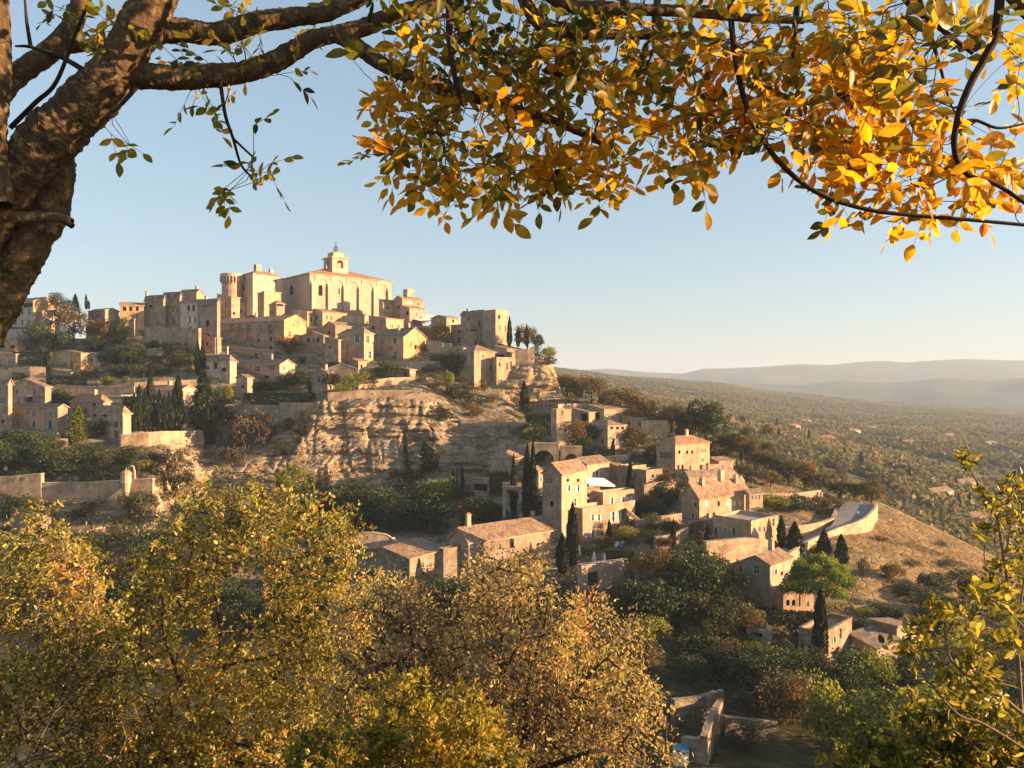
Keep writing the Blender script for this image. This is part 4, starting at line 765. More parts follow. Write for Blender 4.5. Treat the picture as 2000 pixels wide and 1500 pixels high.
# --- lower houses
HS('stone barn with a broad shaded gable near the umbrella pine', 1504, 1190, 1104, 1450, 1546, 56, 'gableL', 14, 'grey', 'tile', 'd,1527,1120,5,7 d,1532,1140,4,6', wallR='pale', chim=((.7, .5, .8, 1.6),))
HS('small pale lean-to at the foot of the stone barn', 1508, 1188, 1160, 1458, 1526, 56, 'shedB', 8, 'pale', 'tile', '')
HS('brown walled wing with two small arched windows under the pine', 1530, 1204, 1150, 1516, 1590, 36, 'flat', 0, 'stone', 'tile', 'A,1539,1177,7,12 A,1550,1177,7,12 D,1562,1170,3,30')
HS('terrace storehouse with a dark square doorway below the white parasols', 1136, 1160, 1106, 1128, 1228, 30, 'flat', 0, 'pink', 'tile', 'D,1158,1130,20,26')
HS('long low house with a ribbed tile roof behind the rusty tree', 915, 1110, 1060, 878, 1088, 38, 'gableL', 24, 'stone', 'tile', 'w,1056,1062,10,7 w,1072,1062,9,7', chim=((.85, .6, .6, 1.2), (.1, .5, .8, 2.)))
HS('sunken house with a broken tile roof among the golden bushes', 800, 1130, 1092, 700, 868, 56, 'gableL', 14, 'rough', 'tile', 'w,822,1105,12,9 w,838,1104,10,9', chim=())
HS('rough stone tower stub beside the broken tile roof', 866, 1140, 1072, 858, 893, 40, 'none', 0, 'rough', 'tile', '')
gwall('garden_wall', 'round topped old wall with a pale coping beside the golden bush', [(656, 1105, 1080), (680, 1100, 1056), (705, 1098, 1042), (740, 1096, 1041), (768, 1094, 1044), (774, 1096, 1064)], 'pale', .8)
HS('lit stone house with grey slab roofs below the dry slope', 1752, 1300, 1236, 1700, 1790, 50, 'shedL', 12, 'stone', 'tile_grey', 'w,1776,1250,6,9 w,1785,1248,4,8', wallR='cream')
HS('lower wing with stepped pale roofs under the lit stone house', 1712, 1318, 1268, 1662, 1760, 48, 'shedB', 14, 'stone', 'tile_grey', 'd,1725,1290,6,9')
HS('shaded cottage with rough wall behind the slim cypresses', 1610, 1310, 1238, 1560, 1664, 58, 'flat', 0, 'rough', 'tile', 'd,1635,1270,6,12 d,1580,1265,5,9')
HS('narrow house with a dark striped blind below the clipped hedge', 1500, 1260, 1234, 1458, 1508, 60, 'flat', 0, 'pale', 'tile', 'G,1478,1240,22,10')
gwall('ruined_wall', 'crumbling stone garden wall with a tall end pier', [(1318, 1420, 1368), (1360, 1414, 1364), (1402, 1408, 1356), (1414, 1408, 1350)], 'rough', .7, cope=False)
gwall('ruined_wall', 'second crumbling wall lower in the abandoned garden', [(1330, 1480, 1440), (1380, 1500, 1430), (1414, 1420, 1366)], 'rough', .7, cope=False)
gwall('terrace_wall', 'low dry stone terrace wall in the lower garden', [(1416, 1440, 1400), (1470, 1436, 1406), (1520, 1436, 1412)], 'rough', .6, cope=False)
gwall('terrace_wall', 'thin pale terrace wall below the dry slope', [(1668, 1190, 1186), (1700, 1188, 1184), (1736, 1184, 1180)], 'drywall', .4)
HS('small sunlit annex at the foot of the pyramid roofed house', 700, 732, 706, 690, 716, 50, 'shedB', 5, 'stone', 'tile', 'd,706,716,4,7', wallR='ochre')
HS('grey roofed market hall behind the golden tree', 872, 634, 620, 842, 898, 52, 'gableL', 5, 'grey', 'tile_grey', 'd,885,627,4,6')
HS('low white outbuilding between the ochre garden house and the dark trees', 186, 714, 694, 172, 206, 62, 'shedB', 5, 'white', 'tile_grey', 'd,178,704,4,7 w,196,704,5,6')
HS('small ochre roofed house joined below the flat roofed lit houses', 1238, 842, 818, 1214, 1262, 42, 'shedB', 6, 'stone', 'tile', 'd,1228,828,5,6 w,1250,828,5,7', wallR='cream')
HS('narrow terraced house filling the gap west of the stone palace', 420, 690, 660, 398, 432, 64, 'shedB', 6, 'stone', 'tile', 'd,404,672,4,6 w,413,676,4,7')
HS('low stone house with a rust roof under the stone palace', 520, 702, 684, 452, 534, 64, 'shedB', 8, 'stone', 'tile', 'd,470,693,5,6 d,500,693,5,6')
HS('stone house with one chimney above the grey terrace wall', 640, 762, 728, 612, 656, 58, 'gableL', 7, 'grey', 'tile_grey', 'd,622,742,5,8 w,632,743,4,7', chim=((.5, .4, .7, 1.2),))
HS('small pale house peeping over the dark grove', 60, 866, 850, 8, 72, 66, 'flat', 0, 'pink', 'tile', 'w,30,858,6,6')
HS('roofed shelter on the cliff garden east of the round tree', 800, 738, 722, 778, 812, 54, 'shedB', 5, 'stone', 'tile', 'G,790,731,10,8')
HS('small stone house on the slope beside the pale terrace house', 1000, 705, 690, 985, 1020, 44, 'shedB', 6, 'stone', 'tile', 'd,1010,697,4,6')
HS('lit cottage below the arches with a single shuttered window', 1052, 958, 920, 1044, 1062, 46, 'shedB', 6, 'cream', 'tile', 'ww,1056,936,4,9')
HS('stone garden house behind the white sun sail', 1208, 935, 912, 1190, 1222, 44, 'shedB', 6, 'stone', 'tile', 'd,1214,922,4,7')
HS('low lit house on the east slope below the great olive oak', 1404, 922, 902, 1388, 1432, 40, 'shedB', 6, 'stone', 'tile', 'd,1414,911,4,6', wallR='cream')
HS('pale garden studio beside the garden pool', 1620, 1002, 986, 1606, 1636, 36, 'shedB', 4, 'stone', 'tile', 'w,1628,993,5,6', wallR='cream')
# --- far houses on the plain
rf = random.Random(5)
for px, k, lab in ((1545, .42, 'low pale farmhouse among the trees of the plain'), (1610, .36, 'cream farmhouse beside the yellow trees of the plain'), (1664, .46, 'small lit farmhouse farther out on the plain'), (1770, .40, 'white walled farmhouse near the slender poles'), (1828, .20, 'grey roofed house at the edge of the plain'), (1880, .24, 'long house with pink roof on the plain'), (1905, .17, 'lit gable house with several roofs on the plain'), (1945, .20, 'low house half hidden by trees on the plain'), (1700, .52, 'tiny pale house in the middle of the plain'), (1850, .50, 'tiny farmhouse near the far wooded slope'), (1930, .45, 'small farm with red roof far out on the plain'), (1570, .50, 'tiny white house below the wooded ridge')):
    p = plain_pt(px, k); Yp = p[1]; by = 750 - p[2] / Yp * F; w = 8.5 / Yp * F
    HS(lab, px, by, by - 4.6 / Yp * F, px - w, px + w * 1.2, 48, 'gableL', 2. / Yp * F, rf.choice(['pale', 'cream', 'white']), rf.choice(['tile', 'tile_red']), 'd,%f,%f,%f,%f d,%f,%f,%f,%f' % (px + w * .4, by - 2.6 / Yp * F, 1.1 / Yp * F, 1.5 / Yp * F, px + w * .8, by - 2.6 / Yp * F, 1.1 / Yp * F, 1.5 / Yp * F), name='farmhouse', Y=Yp)
# --- small things
def closed_parasol(label, px, by, hpx):
    c = gp(px, by); s_ = c[1] / F; root = empty('closed_parasol', c); tag(root, label, 'parasol', 'closed white parasols on the terrace')
    b = MB(); h = hpx * s_; b.lathe((0, 0, 0), [(.05, -.5), (.05, h)], 6); b.build('pole', MAT['metal'], root); b = MB(); b.lathe((0, 0, 0), [(.1, h * .15), (.38, h * .25), (.3, h * .6), (.12, h * .95), (0, h)], 8); b.build('canopy', MAT['cloth'], root)
closed_parasol('closed white parasol nearest the flowering terrace pots', 1160, 1101, 24); closed_parasol('closed white parasol beside the rounded hedge', 1181, 1101, 22); closed_parasol('closed white parasol in the shade of the tall cypress', 1131, 1090, 26)
def open_parasol(label, px, by, hpx, wpx, mat='cloth', Y=None):
    c = gp(px, by) if Y is None else P(px, by, Y); s_ = c[1] / F; root = empty('open_parasol', c); tag(root, label, 'parasol'); h = hpx * s_; r_ = wpx / 2 * s_
    b = MB(); b.lathe((0, 0, 0), [(.06, -.5), (.06, h)], 6); b.build('pole', MAT['metal'], root); b = MB(); b.lathe((0, 0, h), [(r_, -.5), (r_ * .5, -.2), (0, .15)], 8); b.build('canopy', MAT[mat], root)
open_parasol('white parasol under the dark tree beside the ruin', 1313, 985, 16, 18); open_parasol('orange parasol on the lit terrace below the white one', 1316, 1012, 12, 20, 'orange_cloth')
open_parasol('white parasol on the square below the sunlit turret house', 792, 634, 12, 16)
c = gp(11, 928); c = P(11, 927, c[1] + 1); s_ = c[1] / F; 
V_ = [(0, 0, 0), (0, 0, .85), (0, 0, 1.2), (0, 0, 1.45), (0, 0, 1.62)]
b = MB(); b.lathe((-.1, 0, 0), [(.09, 0), (.08, .45), (.11, .85)], 8, 1); b.lathe((.1, 0, 0), [(.09, 0), (.08, .45), (.11, .85)], 8, 1); b.lathe((0, 0, 0), [(.19, .8), (.17, 1.05), (.23, 1.38), (.12, 1.48), (.06, 1.5), (.06, 1.54)], 10, 0)
for sg in (-1, 1): b.lathe((sg * .25, 0, 0), [(.05, .8), (.055, 1.1), (.07, 1.36), (.02, 1.42)], 6, 0)
b.lathe((0, 0, 1.54), [(.07, 0), (.11, .1), (.1, .2), (0, .26)], 10, 2); pe = b.build('person', [MAT['shirt'], MAT['wood_dark'], MAT['skin']], None, c); tag(pe, 'person in white standing at the bastion terrace edge', 'person'); pe.scale = (1.2,) * 3
c = gp(1330, 1490); b = MB(); b.lathe((0, 0, 0), [(.75, -.3), (.8, .9), (.75, 1.3)], 14, 1); b.lathe((0, 0, 1.3), [(.84, 0), (.84, .15), (.7, .25), (0, .3)], 14); tk = b.build('water_tank', [MAT['blue_plastic'], MAT['sh_white']], None, c, True); tag(tk, 'round white water tank with a blue lid beside the rusty tree', 'water tank')
b = MB(); p0, p1, p2, p3 = (gp(1425, 1090 - 0),) * 4
c = gp(1575, 985, .1); b = MB(); b.cbox((0, 0, 0), 9, 4, .12, 0, R(20)); b.cbox((0, 0, .123), 8.4, 3.4, .03, 1, R(20)); tag(b.build('swimming_pool', [MAT['pale'], MAT['pool']], None, c), 'pale green garden pool behind the clipped garden trees', 'pool')
for px, by, h, lab in ((1676, 1012, 12, 'small white triangular sign beside the road bend'),):
    c = onz(px, by, -29.9); root = empty('road_sign', c); tag(root, lab, 'sign'); b = MB(); b.cbox((0, 0, 0), .08, .08, 1.2); b.build('post', MAT['metal'], root); b = MB(); b.poly([(-.35, -.06, 1.1), (.35, -.06, 1.1), (0, -.06, 1.7)]); b.poly([(0, -.02, 1.7), (.35, -.02, 1.1), (-.35, -.02, 1.1)]); b.build('panel', MAT['sh_white'], root)
c = gp(1604, 982); b = MB(); b.lathe((0, 0, 0), [(.35, 0), (.3, 2.2), (.4, 2.3), (.2, 2.7), (0, 3.0)], 10); tag(b.build('gate_post', MAT['white'], None, c), 'white pointed gate post at the end of the long lit wall', 'post')

# a parked car and the white loungers
c = gp(254, 777, .05); car = empty('parked_car', c); car.rotation_euler = (0, 0, R(12)); tag(car, 'white parked car on the lane above the cypress row', 'car')
b = MB(); b.cbox((0, 0, .35), 4.2, 1.75, .5)
for x0, x1, z0, z1 in ((-1.9, 1.2, .85, 1.4),):
    lo = [(-1.9, -.85, .85), (1.0, -.85, .85), (1.0, .85, .85), (-1.9, .85, .85)]; hi = [(-1.5, -.7, 1.42), (.2, -.7, 1.42), (.2, .7, 1.42), (-1.5, .7, 1.42)]
    b.poly(hi)
    for i in range(4): j = (i + 1) % 4; b.poly([lo[i], lo[j], hi[j], hi[i]], 1)
b.build('body', [MAT['sh_white'], MAT['glass']], car)
for x in (-1.3, 1.3):
    for y in (-.8, .8):
        k = MB(); N = 12
        for i in range(N):
            t0, t1 = 2 * math.pi * i / N, 2 * math.pi * (i + 1) / N; f = lambda t, yy: (x + .32 * math.cos(t), yy, .32 + .32 * math.sin(t)); k.poly([f(t0, y - .1), f(t1, y - .1), f(t1, y + .1), f(t0, y + .1)]); k.poly([(x, y - .1, .32), f(t1, y - .1), f(t0, y - .1)]); k.poly([(x, y + .1, .32), f(t0, y + .1), f(t1, y + .1)])
        k.build('wheel', MAT['metal'], car)
for px, py, lab in ((1204, 1070, 'white sun lounger nearest the small cypress on the parasol terrace'), (1214, 1068, 'second white sun lounger on the parasol terrace')):
    c = gp(px, py, .1); o = empty('sun_lounger', c); o.rotation_euler = (0, 0, R(70)); tag(o, lab, 'lounger'); b = MB(); b.cbox((0, 0, .35), 1.3, .65, .08); b.build('seat', MAT['cloth'], o); b = MB(); b.box((.65, -.325, .35), (.55, 0, .5), (0, .65, 0), (-.05, 0, .06)); b.build('backrest', MAT['cloth'], o); b = MB()
    for x in (-.5, .5): b.cbox((x, 0, 0), .08, .6, .36)
    b.cbox((0, 0, .28), 1.1, .1, .07); b.build('base', MAT['sh_white'], o)
# ---------------------------------------------------------------- trees of the middle distance: shared crown meshes, one thing per tree
def cards(Pn, D, L, Wd, rng, flat_=0.):
    """diamond leaves at points Pn along directions D -> verts (4n,3)"""
    n = len(Pn); D = D / (np.linalg.norm(D, axis=1, keepdims=True) + 1e-9)
    r = rng.normal(size=(n, 3)); r[:, 2] += flat_ * 3; S = np.cross(D, r); S /= np.linalg.norm(S, axis=1, keepdims=True) + 1e-9
    L = np.broadcast_to(L, (n,))[:, None]; Wd = np.broadcast_to(Wd, (n,))[:, None]
    V = np.stack([Pn - D * L * .5, Pn + S * Wd * .5, Pn + D * L * .5, Pn - S * Wd * .5], 1)
    return V.reshape(-1, 3), np.arange(4 * n).reshape(n, 4)
def sphere_pts(n, rng):
    v = rng.normal(size=(n, 3)); return v / np.linalg.norm(v, axis=1, keepdims=True)
def crown_mesh(name, kind, mat, seed, n):
    rng = np.random.default_rng(seed)
    if kind == 'cypress':
        z = rng.random(n) ** .85; prof = np.interp(z, [0, .06, .3, .6, .85, 1], [.16, .36, .5, .42, .22, .02]); a = rng.random(n) * 2 * np.pi
        bump = 1 + .34 * fbm(np.stack([np.cos(a) * 1.6, np.sin(a) * 1.6, z * 9], -1), 4, seed); r = prof * bump * (1 - .35 * rng.random(n) ** 2)
        p = np.stack([r * np.cos(a), r * np.sin(a), .02 + z * .98], -1); D = np.stack([np.cos(a) * .5, np.sin(a) * .5, 1.1 + 0 * a], -1) + rng.normal(size=(n, 3)) * .5
        V, Fq = cards(p * [1, 1, 1], D * [1, 1, .35], .11, .07, rng); V = np.array(V)
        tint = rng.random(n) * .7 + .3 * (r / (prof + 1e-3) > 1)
    elif kind == 'conifer':
        tiers = 11; z = rng.random(n); k = np.floor(z * tiers) / tiers; f = z * tiers % 1; a = rng.random(n) * 2 * np.pi
        lob = 1 + .35 * np.cos(a * 5 + k * 40 + seed) * .6 + .2 * rng.normal(size=n) * .4; rad = (1 - k) ** .8 * .5 * (1 - .45 * f) * lob * np.sqrt(rng.random(n) * .75 + .25)
        p = np.stack([rad * np.cos(a), rad * np.sin(a), .06 + z * .94 - .06 * rad / .5], -1); D = np.stack([np.cos(a), np.sin(a), -.25 + 0 * a], -1) + rng.normal(size=(n, 3)) * .4
        V, Fq = cards(p, D, .075, .045, rng, .6); tint = rng.random(n)
    elif kind == 'pine':
        P0, T = [], []
        m = 46; c = sphere_pts(m * 4, rng); c = c[c[:, 2] > .0][:m]; c = c * [.43, .43, .40] * (.72 + .28 * rng.random((len(c), 1)))
        for q in c:
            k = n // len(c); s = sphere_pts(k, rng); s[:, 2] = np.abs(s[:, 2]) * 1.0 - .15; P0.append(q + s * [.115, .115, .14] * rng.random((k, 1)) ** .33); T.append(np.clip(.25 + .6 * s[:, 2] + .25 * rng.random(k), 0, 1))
        p = np.concatenate(P0) + [0, 0, .53]; D = rng.normal(size=(len(p), 3)) + [0, 0, .8]; V, Fq = cards(p, D, .034, .020, rng); tint = np.concatenate(T)
    elif kind == 'hedge':
        f = rng.integers(0, 5, n); p = rng.random((n, 3)) - [.5, .5, 0]
        for ax, val, i in ((0, -.5, 0), (0, .5, 1), (1, -.5, 2), (1, .5, 3), (2, 1, 4)): p[f == i, ax] = val
        p += rng.normal(size=(n, 3)) * [.02, .05, .05]; V, Fq = cards(p, rng.normal(size=(n, 3)), .1, .07, rng); tint = rng.random(n)
    else:                                   # broad crowns: leaf clumps over overlapping lobes
        m, sp, low = {'round': (34, .36, .12), 'shrub': (20, .40, .12), 'airy': (34, .42, .30), 'tall': (30, .36, .12), 'ball': (20, .40, .12)}[kind]
        P0, T = [], []
        c = sphere_pts(m, rng) * (.45 + .55 * rng.random((m, 1)) ** .6); c[:, 2] = c[:, 2] * .95
        for q in c:
            k = n // m; rr = rng.uniform(.28, .52) * (.75 if kind == 'airy' else 1); s = sphere_pts(k, rng); g = q + s * rr * (.55 + .45 * rng.random((k, 1)) ** .5); P0.append(g)
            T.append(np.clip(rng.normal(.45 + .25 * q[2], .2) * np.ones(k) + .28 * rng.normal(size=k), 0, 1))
        p = np.concatenate(P0); p = p / np.percentile(np.linalg.norm(p, axis=1), 97); p += fbm(p * 2.2, 3, seed)[:, None] * p * .16
        keep = fbm(p * 3.3 + 9, 2, seed + 5) > (-.5 if kind != 'airy' else -.12); p, tint = p[keep], np.concatenate(T)[keep]
        hz = (1 - low) / 2; z = low + hz + p[:, 2] * hz; p = np.stack([p[:, 0] * .5, p[:, 1] * .5, z], -1)
        D = rng.normal(size=p.shape) + [0, 0, .2]; V, Fq = cards(p, D, .05 * rng.uniform(.7, 1.3, len(p)), .034, rng, .25)
    return np_mesh(name, V, Fq, [MAT[mat]], False, {'tint': np.repeat(tint, 4)})
def tube(path, rad, sides=6, cap=True, jit=0, seed=0):
    p = np.array(path, float); n = len(p); t = np.gradient(p, axis=0); t /= np.linalg.norm(t, axis=1, keepdims=True) + 1e-9
    ref = np.array((0, 0, 1.)) if abs(t[0][2]) < .9 else np.array((1., 0, 0)); u = np.cross(t, ref); u /= np.linalg.norm(u, axis=1, keepdims=True) + 1e-9; w = np.cross(t, u)
    a = np.arange(sides) / sides * 2 * np.pi; rad = np.asarray(rad, float)[:, None, None] * np.ones((n, sides, 1))
    ring = u[:, None] * np.cos(a)[None, :, None] + w[:, None] * np.sin(a)[None, :, None]
    V = p[:, None] + ring * rad
    if jit:
        nn = fbm(V.reshape(-1, 3) * jit[0], 4, seed).reshape(n, sides, 1); V = p[:, None] + ring * rad * (1 + jit[1] * nn)
    ix = np.arange(n * sides).reshape(n, sides); q = np.stack([ix[:-1], np.roll(ix[:-1], -1, 1), np.roll(ix[1:], -1, 1), ix[1:]], -1).reshape(-1, 4)
    return V.reshape(-1, 3), q
def merge(parts):
    V, Q, o = [], [], 0
    for v, q in parts: V.append(v); Q.append(q + o); o += len(v)
    return np.concatenate(V), np.concatenate(Q)
def trunk_mesh(name, h, seed, branches=5, mat='bark_dark'):
    rng = np.random.default_rng(seed); top = np.array((rng.normal() * .03, rng.normal() * .03, h))
    pts = [np.array((0, 0, -.15)), np.array((0, 0, 0)), top * .5 + [.01, .01, 0], top]; parts = [tube(pts, [.04, .033, .026, .02])]
    for k in range(branches):
        a = 2 * math.pi * k / branches + rng.random(); e = top + np.array((math.cos(a) * .27, math.sin(a) * .27, .18 + .2 * rng.random())); parts.append(tube([top * .8, (top + e) / 2 + [0, 0, .02], e], [.016, .011, .004], 5))
    V, Q = merge(parts); return np_mesh(name, V, Q, [MAT[mat]], True)
KINDS = {  # code: (object name, category, crown kind, material, variants, leaves, trunk height or 0, width factor)
 'R': ('broadleaf_tree', 'tree', 'round', 'lf_green', 4, 3600, .34), 'O': ('olive_tree', 'tree', 'round', 'lf_olive', 3, 3000, .36), 'A': ('autumn_oak', 'tree', 'round', 'lf_autumn', 4, 3400, .34),
 'Y': ('golden_tree', 'tree', 'tall', 'lf_gold', 2, 3000, .3), 'G': ('bright_tree', 'tree', 'round', 'lf_bright', 3, 3600, .32), 'C': ('cypress', 'cypress', 'cypress', 'lf_cypress', 4, 2600, .06),
 'N': ('conifer', 'conifer', 'conifer', 'lf_green', 2, 3000, .1), 'K': ('yellow_cedar', 'conifer', 'conifer', 'lf_bright', 1, 3600, .1), 'S': ('shrub', 'shrub', 'shrub', 'lf_green', 3, 2000, .1), 'B': ('brown_thicket', 'shrub', 'airy', 'lf_brown', 3, 4200, .3),
 'P': ('umbrella_pine', 'pine', 'pine', 'lf_pine', 1, 9000, .5), 'H': ('clipped_hedge', 'hedge', 'hedge', 'lf_green', 2, 2600, 0), 'T': ('autumn_shrub', 'shrub', 'shrub', 'lf_autumn', 2, 2000, .1), 'U': ('olive_shrub', 'shrub', 'shrub', 'lf_olive', 2, 2000, .1), 'L': ('bright_shrub', 'shrub', 'shrub', 'lf_bright', 2, 2000, .1)}
CR, TK = {}, {}
for c, (nm, cat, kd, mt, nv, nl, th) in KINDS.items():
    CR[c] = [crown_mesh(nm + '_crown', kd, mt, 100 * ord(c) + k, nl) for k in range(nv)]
    TK[c] = trunk_mesh(nm + '_trunk', th, ord(c), 7 if c == 'P' else 5, 'bark' if c == 'P' else 'bark_dark') if th > .02 else None
TREES = []; rt = random.Random(3); TN = [0]
def put(c, loc, h, w, label, group=None, w2=None, rz=None, small=False):
    nm, cat = KINDS[c][:2]; TN[0] += 1
    rz = rt.random() * 6.283 if rz is None else rz
    me = CR[c][TN[0] % len(CR[c])]
    if TK[c] is None or small:
        o = link(nm, me, None, loc); o.scale = (w, w2 or w, h); o.rotation_euler = (0, 0, rz); return tag(o, label, cat, group)
    root = empty(nm, loc); root.scale = (w, w2 or w, h); root.rotation_euler = (0, 0, rz); tag(root, label, cat, group)
    link('crown', me, root); link('trunk', TK[c], root); return root
def T(c, px, by, hp, wp, label, group=None, Y=None, w2=None, rz=None):
    Y = Y or ground(px, by); s = Y / F; w = wp * s; TREES.append((px, by, wp))
    return put(c, P(px, by + 1, Y + (w * .25 if c not in 'CH' else 0)), hp * s * 1.08, w * (1.2 if c in 'RAOGY' else 1.08), label, group, w2, rz)
GROVE = ('dark round tree in the shaded grove below the pink house', 'dark trees of the grove below the pink house')
VIL = ('dark bushy tree among the shaded gardens under the hotel', 'dark trees of the shaded hotel gardens')
CYR = ('dark cypress in the close row above the low terrace wall', 'cypresses in the row above the terrace wall')
BASE = ('dark green tree crowding the foot of the cliff', 'dark trees at the foot of the cliff')
EAST = ('olive brown oak on the east slope behind the lit houses', 'oaks on the east slope')
